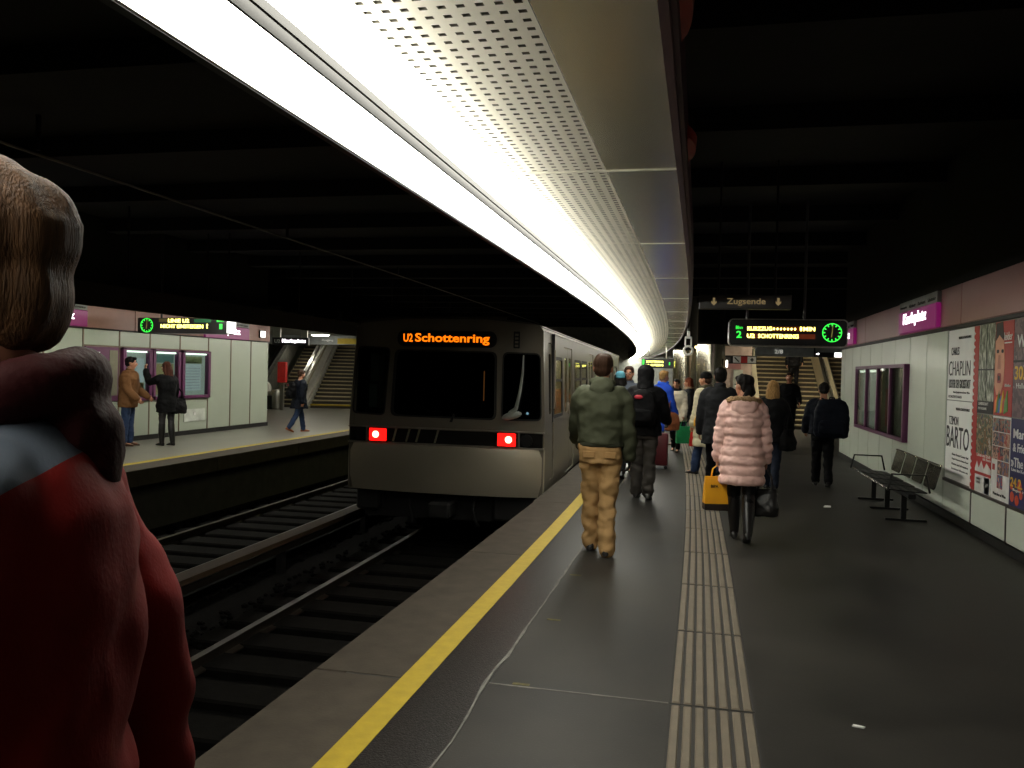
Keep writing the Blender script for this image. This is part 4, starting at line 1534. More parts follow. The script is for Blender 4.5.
def cloth(name, c, rough=.75, **k):
    return mat('cloth_' + name, c, rough, spec=k.pop('spec', .12), var=k.pop('var', .12), scale=k.pop('scale', 7), bump=k.pop('bump', .25), bscale=k.pop('bscale', 90), **k)


def blob(name, g, m, parent, vox=.012, it=4, fold=None):
    me = g.mesh(name, m)
    o = link(name, me, parent)
    a = o.modifiers.new('r', 'REMESH')
    a.mode = 'VOXEL'
    a.voxel_size = vox
    a.use_smooth_shade = True
    if it:
        b = o.modifiers.new('s', 'SMOOTH')
        b.factor = .5
        b.iterations = it
    BAKE.append((o, fold, m))
    return o


PROF_M = [(.76, .165, .115), (.84, .172, .122), (.95, .172, .12), (1.06, .16, .112), (1.2, .172, .12), (1.32, .19, .125), (1.40, .178, .108), (1.445, .12, .085), (1.49, .062, .062), (1.53, .055, .058)]
PROF_F = [(.76, .168, .12), (.84, .178, .128), (.95, .168, .118), (1.06, .14, .1), (1.2, .15, .118), (1.32, .165, .12), (1.40, .155, .1), (1.445, .105, .08), (1.49, .055, .056), (1.53, .048, .052)]


def prof(P, z):
    if z <= P[0][0]:
        return P[0][1], P[0][2]
    for a, b in zip(P, P[1:]):
        if z <= b[0]:
            t = (z - a[0]) / (b[0] - a[0])
            return a[1] + t * (b[1] - a[1]), a[2] + t * (b[2] - a[2])
    return P[-1][1], P[-1][2]


class Person:
    def __init__(s, label, x, y, heading=0, H=1.75, sex='m', z=0.0, legs=((6, 4), (-10, 18)), arms=((8, 8, 14), (-6, 8, 14)), lean=2, look=(0, 0), vox=.010, group=None, curl=28, gap=.09):
        """heading in degrees, 0 = walking away along the platform; legs = (thigh, knee) left, right; arms = (forward, outward, elbow) left, right; look = (turn to own left, nod down)"""
        s.root = thing('person', label, 'person', (x, y, z), R(heading), group)
        k = s.k = H / 1.75
        s.vox = vox
        s.P = PROF_M if sex == 'm' else PROF_F
        s.sw = .19 if sex == 'm' else .165
        # legs
        L = []
        hipz = 0
        for side, (th, kn) in zip((-1, 1), legs):
            hx = side * .085
            hip = Vector((hx, 0, 0))
            t1, t2 = R(th), R(th - kn)
            knee = hip + Vector((side * (gap - .085) * 1.1, math.sin(t1), -math.cos(t1))) * .43
            ank = knee + Vector((side * (gap - .085) * 1.1, math.sin(t2), -math.cos(t2))) * .41
            pitch_ = R(max(0, kn - th - 4) * .8)
            L.append([hip, knee, ank, pitch_])
        def low(q):
            return min(q[2].z - .08 * math.cos(q[3]) - .06 * math.sin(q[3]) * 0, q[2].z - .08 - .14 * math.sin(q[3]) * .6)
        hipz = -min(low(q) for q in L)
        s.hipz = hipz
        up_ = Vector((0, 0, hipz))
        for q in L:
            for i in range(3):
                q[i] = (q[i] + up_) * k
        s.legs = L
        s.lean = R(lean)
        s.dz = hipz - .92
        # arms
        s.arms = []
        for side, (f, a, e) in zip((-1, 1), arms):
            sh = s.T(side * s.sw, -.005, 1.395)
            f1 = R(f) + s.lean * 0
            d1 = Vector((side * math.sin(R(a)), math.sin(f1) * math.cos(R(a)), -math.cos(f1) * math.cos(R(a))))
            el = sh + d1 * .285 * k
            f2 = R(f + e)
            a2 = R(a * .35 if abs(a) < 40 else a * .2)
            d2 = Vector((side * math.sin(a2), math.sin(f2) * math.cos(a2), -math.cos(f2) * math.cos(a2)))
            wr_ = el + d2 * .25 * k
            s.arms.append([sh, el, wr_, d2, side])
        # head
        s.hc = s.T(0, .025, 1.635)
        s.HB = Matrix.Rotation(R(look[0]), 3, 'Z') @ Matrix.Rotation(R(-look[1]), 3, 'X')
        s.curl = curl
        s.body()

    def T(s, x, y, z):
        """a point of the leaning trunk, z measured on a 1.75 m figure"""
        h = z - .92
        return Vector((x, y * math.cos(s.lean) + h * math.sin(s.lean), .92 + s.dz + h * math.cos(s.lean) - y * math.sin(s.lean))) * s.k

    def Hd(s, x, y, z):
        return s.hc + s.HB @ Vector((x, y, z)) * s.k

    def trunk(s, g, z0, z1, t, step=.05, flare=0, puff=0, pitch_=.1, ty=None, narrow=0):
        rs = []
        n = max(2, int(round((z1 - z0) / step)))
        for i in range(n + 1):
            z = z0 + (z1 - z0) * i / n
            rx, ry = prof(s.P, z)
            e = t
            if z < .95:
                e += flare * (.95 - z)
            if puff:
                e += puff * (abs(math.sin(PI * (z - z0) / pitch_)) ** .6 - .6)
            rs.append((z, rx + e - narrow, ry + (ty if ty is not None else e)))
        out = []
        for z, rx, ry in rs:
            c = s.T(0, 0, z)
            out.append((c.x, c.y, c.z, rx * s.k, ry * s.k))
        g.rings(out)
        return g

    def armtube(s, g, i, t, puff=0, end=1.0, hang=0.0):
        sh, el, wr_, d2, side = s.arms[i]
        k = s.k
        N = 18 if puff else 6
        pts, rr = [], []
        top = s.T(side * s.sw * .72, 0, 1.40)
        path = [(top, .066), (sh, .062), ((sh + el) / 2, .055), (el, .05), ((el + wr_) / 2, .046), (wr_, .036)]
        cum = [0]
        for a, b in zip(path, path[1:]):
            cum.append(cum[-1] + (b[0] - a[0]).length)
        for j in range(N + 1):
            q = cum[-1] * end * j / N
            for m_ in range(len(path) - 1):
                if q <= cum[m_ + 1] + 1e-6:
                    u = (q - cum[m_]) / max(1e-6, cum[m_ + 1] - cum[m_])
                    break
            p = path[m_][0].lerp(path[m_ + 1][0], u)
            r_ = path[m_][1] * (1 - u) + path[m_ + 1][1] * u
            e = t + hang * (j / N)
            if puff:
                e += puff * (abs(math.sin(PI * q / (.085 * k))) ** .6 - .6)
            pts.append(p)
            rr.append((r_ + e) * k)
        g.tube(pts, rr, 14)
        return g

    def hand(s, g, i, grow=0.0):
        sh, el, wr_, d, side = s.arms[i]
        k = s.k
        nrm = Vector((-side, 0, 0))
        nrm = (nrm - d * nrm.dot(d)).normalized()
        wv = d.cross(nrm).normalized()
        if wv.y < 0 and abs(d.z) > .5 or (abs(d.z) <= .5 and wv.z < 0):
            wv = -wv
        B = Matrix((wv, nrm, d)).transposed()
        g.ell(wr_ + d * .052 * k, ((.042 + grow) * k, (.017 + grow) * k, .06 * k), B, 12)
        cu = R(s.curl)
        for q, (o_, ln) in enumerate(((.033, .068), (.011, .078), (-.011, .073), (-.033, .058))):
            b = wr_ + (d * .095 + wv * o_) * k
            a1 = cu * (.8 + .12 * q)
            d1 = d * math.cos(a1) + nrm * math.sin(a1) + wv * o_ * 1.2
            a2 = a1 + cu * 1.3
            d2 = d * math.cos(a2) + nrm * math.sin(a2) + wv * o_ * .8
            m_ = b + d1 * ln * .52 * k
            e = m_ + d2 * ln * .5 * k
            g.tube([b - d * .02 * k, b, m_, e], [(.0095 + grow) * k, (.0095 + grow) * k, (.0088 + grow) * k, (.0075 + grow) * k], 8)
        b = wr_ + (d * .03 + wv * .03) * k
        d1 = (d * .7 + wv * .6 + nrm * .35).normalized()
        d2 = (d * .9 + wv * .2 + nrm * .5).normalized()
        g.tube([b - d1 * .01 * k, b + d1 * .038 * k, b + d1 * .038 * k + d2 * .03 * k], [(.013 + grow) * k, (.011 + grow) * k, (.009 + grow) * k], 8)

    def palm(s, i, f=.12):
        """world position of the closed hand"""
        p = s.arms[i][2] + s.arms[i][3] * f * s.k
        return s.W(p)

    def W(s, p):
        a = s.root.rotation_euler.z
        return Vector((s.root.location.x + p.x * math.cos(a) - p.y * math.sin(a), s.root.location.y + p.x * math.sin(a) + p.y * math.cos(a), s.root.location.z + p.z))

    def body(s):
        k = s.k
        g = G()
        s.trunk(g, .80, 1.5, -.012)
        g.tube([s.T(0, 0, 1.42), s.T(0, .008, 1.5), s.Hd(0, -.02, -.06)], [.062 * k, .055 * k, .055 * k], 12)
        H = lambda c, r: g.ell(s.Hd(*c), tuple(q * k for q in r), s.HB, 16)
        H((0, -.012, .03), (.075, .095, .085))
        H((0, .02, -.03), (.064, .078, .085))
        H((0, .035, -.085), (.043, .05, .034))
        g.tube([s.Hd(0, .088, .01), s.Hd(0, .108, -.03)], [.010 * k, .016 * k], 8)
        for q in (-1, 1):
            H((q * .077, -.005, -.01), (.012, .024, .034))
        for i in (0, 1):
            s.armtube(g, i, -.012)
            s.hand(g, i)
        for hip, kn, an, p in s.legs:
            g.tube([hip, hip.lerp(kn, .5), kn, kn.lerp(an, .4), an], [.084 * k, .074 * k, .056 * k, .054 * k, .036 * k], 12)
            c, d = math.cos(p), math.sin(p)
            g.tube([an + Vector((0, -.03 * c - .03 * d, -.035 * c + .02 * d)) * k, an + Vector((0, .13 * c - .05 * d, -.055 * c - .13 * d)) * k], [.036 * k, .03 * k], 10)
        s.bodyo = blob('body', g, SKIN, s.root, s.vox, 2)

    def face(s, brow='dark'):
        for q in (-1, 1):
            g = G().ell(s.Hd(q * .03, .086, .0), (.014 * s.k, .010 * s.k, .009 * s.k), s.HB, 10)
            g.build('eye', mat('eye_white', (215, 208, 200), .3), s.root, True)
            g = G().ell(s.Hd(q * .03, .0945, .0), (.006 * s.k, .003 * s.k, .006 * s.k), s.HB, 8)
            g.build('pupil', mat('pupil', (24, 18, 16), .2), s.root, True)
            g = G().tube([s.Hd(q * .014, .096, .022), s.Hd(q * .046, .084, .022)], .005 * s.k, 6)
            g.build('eyebrow', hair_mat(brow), s.root, True)
        g = G().tube([s.Hd(-.022, .083, -.066), s.Hd(0, .092, -.066), s.Hd(.022, .083, -.066)], [.005 * s.k, .008 * s.k, .005 * s.k], 8)
        g.build('mouth', mat('lips', (160, 84, 76), .4), s.root, True)

    def trousers(s, m, t=.016, hem=.062, top=.98, fold=(.012, 9), name='trousers', end=.97, knee=.066):
        g = G()
        k = s.k
        s.trunk(g, .80, top, t)
        for hip, kn, an, p in s.legs:
            e = kn.lerp(an, end)
            g.tube([hip + Vector((0, 0, .02)), hip.lerp(kn, .5), kn, kn.lerp(an, .5), e], [(.088 + t * .6) * k, (.076 + t) * k, max(knee, .056 + t) * k, (max(hem, .05) + .002) * k, hem * k], 16)
        return blob(name, g, m, s.root, max(.010, s.vox), 3, fold)

    def shoes(s, m, boot=0.0, name='shoe', size=1.0):
        k = s.k
        for hip, kn, an, p in s.legs:
            c, d = math.cos(p), math.sin(p)

            def F(y, z):
                return an + Vector((0, y * c + z * d, z * c - y * d)) * k
            g = G()
            rings = []
            for y, w_, h in ((-.075, .020, .045), (-.06, .034, .075), (-.02, .037, .09), (.04, .039, .075), (.10, .044, .052), (.15, .042, .042), (.18, .028, .034), (.19, .012, .022)):
                ring = []
                for j in range(12):
                    a = 2 * PI * j / 12
                    zz = -.082 + (h * .5 + .5 * h * math.sin(a))
                    q = F(y * size, zz)
                    ring.append(q + Vector((w_ * k * math.copysign(abs(math.cos(a)) ** .7, math.cos(a)), 0, 0)))
                rings.append(ring)
            g.loft(rings)
            if boot:
                tp = an.lerp(kn, boot)
                g.tube([F(-.015, -.03), an + Vector((0, -.01, .02)) * k, an.lerp(tp, .5), tp], [.044 * k, .050 * k, .066 * k, .068 * k], 12)
            o = g.build(name, m, s.root, True)

    def top(s, m, hem=.9, t=.035, sleeve=.016, puff=0, flare=.25, name='jacket', fold=(.012, 8), collar=.0, vox=None, pitch_=.1, ty=None, end=1.0, cuffgrow=0.004, hang=0, narrow=0):
        g = G()
        s.trunk(g, hem, 1.475, t, .02 if puff else .05, flare, puff, pitch_, ty, narrow)
        for i in (0, 1):
            s.armtube(g, i, sleeve, puff, end, hang)
        if collar:
            a, b = s.T(0, .005, 1.45), s.T(0, .01, 1.47 + collar)
            g.tube([a, b], [.085 * s.k, (.068 + t * .2) * s.k], 14, cap=False)
        return blob(name, g, m, s.root, vox or max(.011, s.vox), 1 if puff else 4, fold)

    def hair(s, kind, col, length=.3):
        m = hair_mat(col)
        k = s.k
        g = G()
        H = lambda c, r: g.ell(s.Hd(*c), tuple(q * k for q in r), s.HB, 16)
        H((0, -.022, .04), (.086, .100, .088))
        H((0, -.05, -.02), (.076, .062, .07))
        if kind == 'short':
            H((0, .045, .085), (.062, .045, .035))
        if kind in ('long', 'bob'):
            ln = length if kind == 'long' else .13
            for q in (-1, 1):
                g.tube([s.Hd(q * .055, -.03, .03), s.Hd(q * .075, -.035, -.08), s.Hd(q * .07, -.06, -ln * .7)], [.045 * k, .04 * k, .03 * k], 10)
            g.tube([s.Hd(0, -.05, .02), s.Hd(0, -.075, -.1), s.Hd(0, -.095, -ln)], [(.075 * k, .06 * k), (.085 * k, .05 * k), (.06 * k, .03 * k)], 12)
        if kind == 'tail':
            g.tube([s.Hd(0, -.09, .04), s.Hd(0, -.13, .0), s.Hd(0, -.12, -.14), s.Hd(0, -.11, -length)], [.04 * k, .04 * k, .04 * k, .02 * k], 10)
        return blob('hair', g, m, s.root, .009, 2, (.012, 26))

    def hood_down(s, m, q_=1.0, name='hood'):
        g = G()
        k = s.k
        pts = [s.T(.088 * math.sin(2 * PI * j / 16), -.005 - .092 * math.cos(2 * PI * j / 16), 1.495 + .022 * math.cos(2 * PI * j / 16)) for j in range(17)]
        g.tube(pts, [(.024 + .014 * q_ * (.5 + .5 * math.cos(2 * PI * j / 16))) * k for j in range(17)], 12)
        g.ell(s.T(0, -.10, 1.46), (.112 * k * q_, .05 * k * q_, .075 * k * q_), n=14)
        g.ell(s.T(0, -.115, 1.42), (.075 * k * q_, .035 * k * q_, .06 * k * q_), n=14)
        return blob(name, g, m, s.root, .011, 4, (.010, 12))

    def hood_up(s, m, name='hood'):
        g = G()
        k = s.k
        g.ell(s.Hd(0, -.03, .02), (.112 * k, .125 * k, .13 * k), s.HB, 16)
        g.tube([s.Hd(0, -.04, -.03), s.T(0, -.03, 1.44)], [.105 * k, .12 * k], 14)
        return blob(name, g, m, s.root, .011, 3, (.012, 12))

    def hat(s, m, brim=False, name='hat', pom=False, low=.0):
        g = G()
        k = s.k
        g.ell(s.Hd(0, -.015, .055 - low), (.090 * k, .106 * k, .085 * k), s.HB, 16)
        g.ell(s.Hd(0, -.02, .03 - low), (.093 * k, .110 * k, .035 * k), s.HB, 16)
        if brim:
            g.ell(s.Hd(0, .09, .045), (.065 * k, .055 * k, .012 * k), s.HB, 12)
        return blob(name, g, m, s.root, .009, 2, None)

    def scarf(s, m):
        g = G()
        k = s.k
        pts = [s.T(.085 * math.cos(2 * PI * j / 12), .005 + .085 * math.sin(2 * PI * j / 12), 1.50 + .01 * math.sin(4 * PI * j / 12)) for j in range(13)]
        g.tube(pts, .036 * k, 10)
        return blob('scarf', g, m, s.root, .010, 2, (.012, 14))

    def gloves(s, m):
        for i in (0, 1):
            g = G()
            s.hand(g, i, .003)
            blob('glove', g, m, s.root, .007, 1)


def backpack(label, P, m, w_=.30, h=.42, d=.17, zc=1.18, logo=None, m2=None, off=.13, x=0.0):
    b = thing('backpack', label, 'backpack')
    c = P.W(P.T(x, -off - d / 2, zc))
    b.location = c
    b.rotation_euler = (0, 0, P.root.rotation_euler.z)
    g = G()
    g.rings([(0, 0, -h / 2 + h * q, w_ / 2 * a, d / 2 * e) for q, a, e in ((0, .7, .6), (.04, .92, .9), (.2, 1, 1.05), (.5, 1.0, 1.05), (.8, .92, .9), (.94, .75, .7), (1.0, .5, .4))], 20, p=3.2)
    blob('bag_body', g, m, b, .012, 2, (.014, 9))
    g = G()
    g.rings([(0, -d / 2, -h / 2 + h * q, w_ * .38 * a, .045 * e) for q, a, e in ((.1, .8, .7), (.14, 1, 1), (.4, 1, 1), (.46, .8, .6))], 16, p=3.2)
    blob('front_pocket', g, m2 or m, b, .010, 2, (.008, 10))
    for q in (-1, 1):
        G().tube([(q * .1, d * .3, h * .42), (q * .12, d * .5 + .1, h * .52), (q * .13, d * .5 + .26, h * .36), (q * .13, d * .5 + .25, 0), (q * .13, d * .4, -h * .38)], [(.022, .008)] * 5, 8).build('strap', m2 or m, b, True)
    G().tube([(-.04, 0, h * .48), (-.03, 0, h * .55), (.03, 0, h * .55), (.04, 0, h * .48)], .009, 6).build('top_handle', m2 or m, b, True)
    if logo:
        g = G().ell((-.05, -d * .52, h * .3), (.055, .016, .03), n=12)
        g.build('badge', logo, b, True)
    return b


def handbag(label, p, m, w_=.26, h=.28, d=.12, rz=0, drop=.2, name='handbag', cat='handbag', mh=None):
    """hangs below point p"""
    b = thing(name, label, cat, (p.x, p.y, p.z - drop - h))
    b.rotation_euler = (0, 0, rz)
    g = G()
    g.rings([(0, 0, h * q, w_ / 2 * a, d / 2 * e) for q, a, e in ((0, .85, .9), (.06, 1, 1.1), (.4, 1.02, 1.1), (.8, .9, .6), (1.0, .8, .3))], 20, p=3)
    blob('bag_body', g, m, b, .010, 2, (.012, 10))
    for q in (-1, 1):
        G().tube([(-w_ * .28, q * .02, h * .92), (-w_ * .2, q * .016, h + drop * .6), (0, q * .012, h + drop), (w_ * .2, q * .016, h + drop * .6), (w_ * .28, q * .02, h * .92)], .009, 6).build('handle', mh or m, b, True)
    return b


def carrier(label, p, m, w_=.24, h=.36, d=.1, rz=0, drop=.12, mband=None, txt=None):
    """flat shopping bag hanging below p"""
    b = thing('shopping_bag', label, 'shopping bag', (p.x, p.y, p.z - drop - h))
    b.rotation_euler = (0, 0, rz)
    g = G()
    rings = []
    for q, a, e in ((0, .92, .8), (.04, 1, 1), (.3, 1.0, 1.0), (.75, .97, .6), (1.0, .93, .18)):
        z = h * q
        x, y = w_ / 2 * a, d / 2 * e
        rings.append([(x, -y, z), (x, y, z), (0, y * 1.12, z), (-x, y, z), (-x, -y, z), (0, -y * 1.12, z)])
    g.loft(rings)
    g.build('bag_body', m, b, True)
    if mband:
        g = G()
        g.loft([[(v[0] * 1.012, v[1] * 1.05, v[2]) for v in r_] for r_ in ([[(x * (w_ / 2) * a, y_ * d / 2 * e, z) for x, y_ in ((1, -1), (1, 1), (0, 1.12), (-1, 1), (-1, -1), (0, -1.12))] for z, a, e in ((.0, .93, .82), (.04 * h, 1, 1), (h * .2, 1, 1))])])
        g.build('dark_base', mband, b)
    for q in (-1, 1):
        G().tube([(-w_ * .22, q * .01, h * .97), (-w_ * .16, q * .01, h + drop * .7), (0, q * .006, h + drop), (w_ * .16, q * .01, h + drop * .7), (w_ * .22, q * .01, h * .97)], .006, 6).build('handle', m, b, True)
    if txt:
        letters(txt, w_ * .3, .03, T3(-w_ * .12, -d * .42, h * .72) @ FRONT, INK, b, bold=.02)
    return b


# red-jacket material: a slate wedge over the shoulder of a red shell
def red_jacket_material():
    m = bpy.data.materials.new('red_slate_jacket')
    m.use_nodes = True
    n, l = m.node_tree.nodes, m.node_tree.links
    b = n['Principled BSDF']
    b.inputs['Roughness'].default_value = .8
    b.inputs['Specular IOR Level'].default_value = .15
    tc = n.new('ShaderNodeTexCoord')
    sp = n.new('ShaderNodeSeparateXYZ')
    l.new(tc.outputs['Object'], sp.inputs[0])

    def mth(op, a, c=0.0, clamp=False):
        q = n.new('ShaderNodeMath')
        q.operation = op
        q.use_clamp = clamp
        for i, v in enumerate((a, c)):
            if isinstance(v, (int, float)):
                q.inputs[i].default_value = v
            else:
                l.new(v, q.inputs[i])
        return q.outputs[0]
    t = mth('DIVIDE', mth('ADD', sp.outputs['Y'], .10), .14, True)        # nothing at the spine, full at the shoulder
    half = mth('MULTIPLY', t, .11)
    dz = mth('ABSOLUTE', mth('SUBTRACT', sp.outputs['Z'], 1.53))
    band = mth('LESS_THAN', dz, half)
    m1 = n.new('ShaderNodeMixRGB')
    m1.inputs[1].default_value = lin((112, 18, 16))
    m1.inputs[2].default_value = lin((82, 90, 102))
    l.new(band, m1.inputs[0])
    l.new(m1.outputs[0], b.inputs['Base Color'])
    nz = n.new('ShaderNodeTexNoise')
    nz.inputs['Scale'].default_value = 120
    bp = n.new('ShaderNodeBump')
    bp.inputs['Strength'].default_value = .2
    bp.inputs['Distance'].default_value = .004
    l.new(nz.outputs[0], bp.inputs['Height'])
    l.new(bp.outputs[0], b.inputs['Normal'])
    return m


BLK = cloth('black', (13, 13, 15))
BLK2 = cloth('soft_black', (17, 17, 19))
NAVY = cloth('navy_black', (15, 19, 28))
JEANS = cloth('jeans', (48, 62, 92))
PALEJ = cloth('pale_jeans', (104, 124, 156))
GREYT = cloth('grey_trousers', (58, 55, 52))
LEATH = mat('black_leather', (20, 18, 18), .35, bump=.15, bscale=80)
BROWNSH = mat('brown_shoe', (74, 46, 28), .45)

# 1 red jacket, very near
P = Person('person with brown hair and red jacket with slate shoulder, very near at the left edge', -.793, .82, 116, 1.87, legs=((14, 6), (-14, 22)), arms=((16, 7, 24), (-22, 9, 18)), lean=2, look=(4, 2), vox=.008)
P.trousers(BLK)
P.shoes(LEATH)
P.top(red_jacket_material(), hem=.70, t=.02, sleeve=.02, flare=.4, collar=.05, fold=(.018, 6))
P.hair('short', 'tawny')
P.hood_down(cloth('maroon_hood', (44, 9, 11)), .62)
P.face('brown')

# 2 olive jacket
P = Person('man in olive green hooded jacket and tan trousers walking along the yellow line', -.86, 7.48, 2, 1.80, legs=((9, 3), (-5, 5)), arms=((22, 9, 30), (-3, 9, 16)), lean=1, vox=.008, gap=.075)
P.trousers(cloth('tan_trousers', (172, 137, 92), scale=5), t=.020, hem=.074, end=1.06, fold=(.022, 8), knee=.078)
for q in (-1, 1):
    g = G().cbox(q * .095 - .055, q * .095 + .055, -.152, -.138, .93, .99, .006)
    o = g.build('pocket_flap', cloth('tan_pocket', (156, 122, 80)), P.root)
    o.location = (0, -.004, -.055)
OL = cloth('olive_jacket', (64, 67, 52), scale=5, sheen=0)
P.top(OL, hem=.97, t=.042, sleeve=.022, flare=0, collar=.03, fold=(.020, 7), hang=.004)
g = G()
P.trunk(g, .945, 1.0, .034)
blob('waistband', g, cloth('olive_rib', (56, 58, 46)), P.root, .011, 2)
P.hood_down(cloth('olive_hood', (72, 75, 60)))
P.hair('short', 'brown')
P.gloves(LEATH)
P.shoes(LEATH)

# 3 black hooded backpacker
P = Person('person in black hooded top and grey trousers wearing a backpack, beside the red suitcase', -.70, 11.0, -3, 1.74, legs=((5, 3), (-7, 8)), arms=((8, 10, 30), (14, 12, 50)), lean=2)
P.trousers(GREYT, t=.024, hem=.08, knee=.085, fold=(.02, 8))
P.top(BLK, hem=.84, t=.05, sleeve=.032, flare=.1)
P.hood_up(BLK2)
P.shoes(LEATH)
P.gloves(LEATH)
backpack('black backpack with a small red badge on the black-hooded person', P, mat('pack_black', (12, 12, 14), .7, spec=.1, bump=.2, bscale=60), logo=mat('badge_red', (190, 40, 60), .5), zc=1.2, w_=.34, h=.46)
sc = thing('suitcase', 'dark red trolley suitcase standing on the floor beside the grey-trousered backpacker', 'suitcase', (-.66, 14.6, 0))
G().cbox(-.15, .15, -.11, .11, .06, .62, .03, seg=2).build('shell', mat('suitcase_red', (78, 14, 24), .5), sc, True)
for q in (-1, 1):
    G().rod((q * .08, .09, .6), (q * .08, .09, .92), .008).build('pull_rod', M_steel, sc)
    G().prism([(q * .12 + .03 * math.cos(a * PI / 6), .03 + .03 * math.sin(a * PI / 6)) for a in range(12)], -.1, -.06, 'xz').build('wheel', M_blackplastic, sc)
G().rod((-.09, .09, .92), (.09, .09, .92), .014).build('pull_grip', M_blackplastic, sc)

# 4 teal hat
P = Person('person in a teal knitted hat, mostly hidden between the olive jacket and the backpacker', -1.22, 13.0, 0, 1.66, 'f')
P.trousers(BLK)
P.top(cloth('slate_coat', (62, 72, 84)), hem=.7, t=.04)
P.hat(cloth('teal_knit', (70, 124, 140)))
P.hair('bob', 'dark')
P.shoes(LEATH)
# 5 glasses
P = Person('man with glasses facing the camera behind the black-hooded backpacker', -1.16, 14.0, 176, 1.76, arms=((4, 8, 10), (4, 8, 10)))
P.trousers(BLK)
P.top(cloth('steel_jacket', (70, 76, 86)), hem=.8, t=.04, collar=.05)
P.hair('short', 'brown')
P.face('brown')
g = G()
for q in (-1, 1):
    g.tube([P.Hd(q * .032 + .022 * math.cos(a * PI / 5), .104, .017 * math.sin(a * PI / 5)) for a in range(11)], .003, 6)
g.tube([P.Hd(-.01, .106, .004), P.Hd(.01, .106, .004)], .003, 6)
g.build('glasses', INK, P.root, True)
P.shoes(LEATH)

# 6 blue coat
P = Person('fair-haired person in a bright blue coat and pale jeans carrying a brown shoulder bag', -.72, 16.5, -38, 1.72, 'f', legs=((12, 4), (-14, 18)), arms=((-4, 8, 14), (4, 10, 26)), look=(-10, 4))
P.trousers(PALEJ, hem=.07)
P.top(cloth('royal_blue', (34, 70, 178)), hem=.56, t=.045, sleeve=.026, flare=.12, name='coat')
P.scarf(cloth('blue_scarf', (50, 96, 214)))
P.hair('short', 'blond')
P.shoes(LEATH)
b = handbag('tan brown slouchy shoulder bag at the side of the blue coat', P.W(P.T(.24, .02, 1.25)), mat('tan_leather', (138, 78, 44), .5, bump=.2), .34, .36, .14, R(40), .3, mh=mat('tan_strap', (120, 66, 38), .5))
# 7 cream jacket facing us
P = Person('dark-haired person in a pale padded jacket facing the camera beyond the blue coat', -.48, 18.0, 170, 1.55, 'f', legs=((10, 3), (-8, 12)))
P.trousers(BLK, hem=.055)
P.top(cloth('cream_jacket', (206, 196, 176)), hem=.74, t=.05, sleeve=.032, puff=.012, fold=(.006, 12))
P.scarf(BLK)
P.hair('short', 'dark')
P.face()
P.shoes(LEATH)
b = carrier('green carrier bag hanging from the hand of the pale-jacketed person', P.palm(0), mat('green_plastic', (30, 140, 84), .4), .3, .36, .12, .3)
# 8 dark coat, auburn hair
P = Person('woman with auburn hair and dark coat striding to the left near the steel columns', -.22, 19.6, 78, 1.63, 'f', legs=((24, 4), (-24, 14)), arms=((-10, 8, 20), (12, 8, 20)), look=(5, 5))
P.trousers(cloth('blue_black_jeans', (38, 48, 66)), hem=.06)
P.top(cloth('charcoal_coat', (38, 38, 42)), hem=.76, t=.045, sleeve=.03)
P.scarf(cloth('beige_scarf', (150, 128, 104)))
P.hair('long', 'red', .2)
P.face('dark')
P.shoes(BROWNSH)
# 9 cream coat
P = Person('woman in a long cream padded coat and black knitted hat, seen from the side', .12, 14.0, 52, 1.70, 'f', legs=((12, 3), (-10, 14)), arms=((4, 7, 14), (-2, 8, 12)), look=(14, 2))
P.trousers(JEANS, hem=.075)
P.top(cloth('cream_coat', (196, 188, 160)), hem=.50, t=.06, sleeve=.036, flare=.06, puff=.016, pitch_=.14, name='coat', fold=(.006, 12), vox=.012)
P.hat(cloth('black_knit', (12, 12, 13)))
P.hair('short', 'brown')
P.scarf(cloth('olive_scarf', (70, 66, 50)))
P.face()
P.shoes(LEATH)
b = handbag('small mustard yellow bag held against the long cream coat', Vector((.0, 13.62, 1.02)), mat('mustard', (214, 158, 34), .5), .18, .15, .08, R(30), .06)
b = carrier('red carrier bag hanging in front of the cream-coated woman', Vector((-.06, 14.3, .80)), mat('red_plastic', (170, 34, 28), .4), .2, .3, .1, R(60), .06)
# 10 charcoal coat
P = Person('man in a long charcoal coat walking between the cream coat and the pink coat', .27, 11.6, 3, 1.75, legs=((8, 3), (-8, 10)), arms=((4, 9, 16), (-4, 9, 14)))
P.trousers(BLK)
P.top(cloth('charcoal_wool', (34, 35, 38)), hem=.72, t=.045, sleeve=.03, flare=.12, name='coat', collar=.07)
P.hair('short', 'dark')
P.shoes(LEATH)
# 11 pink coat
P = Person('woman in a pink quilted coat with fur-trimmed hood carrying two bags', .43, 8.56, 2, 1.66, 'f', legs=((9, 2), (-10, 18)), arms=((2, 12, 8), (-2, 12, 8)), look=(38, 6), lean=3, vox=.008, curl=48, gap=.05)
P.trousers(cloth('black_tights', (14, 13, 14), .5), t=.010, hem=.046, knee=.066, name='tights')
P.shoes(LEATH, boot=.92, name='boot')
PK = mat('pink_quilt', (230, 187, 178), .5, var=.06, scale=5, bump=.15, bscale=30)
P.top(PK, hem=.60, t=.050, sleeve=.024, flare=.05, puff=.022, pitch_=.1, name='coat', fold=(.010, 14), vox=.009)
g = G()
k = P.k
g.ell(P.T(0, -.125, 1.40), (.135 * k, .055 * k, .125 * k), n=16)
g.ell(P.T(0, -.10, 1.46), (.15 * k, .075 * k, .05 * k), n=16)
blob('hood', g, PK, P.root, .010, 3, (.014, 12))
g = G()
pts = []
for j in range(17):
    a = R(-20) - R(320) * j / 16 - R(0)
    pts.append(P.T(.165 * math.cos(R(200) + R(140) * j / 16 + 0), -.02 + .145 * math.sin(R(200) + R(140) * j / 16), 1.475 + .018 * math.sin(PI * j / 16)))
g.tube(pts, .028 * k, 12)
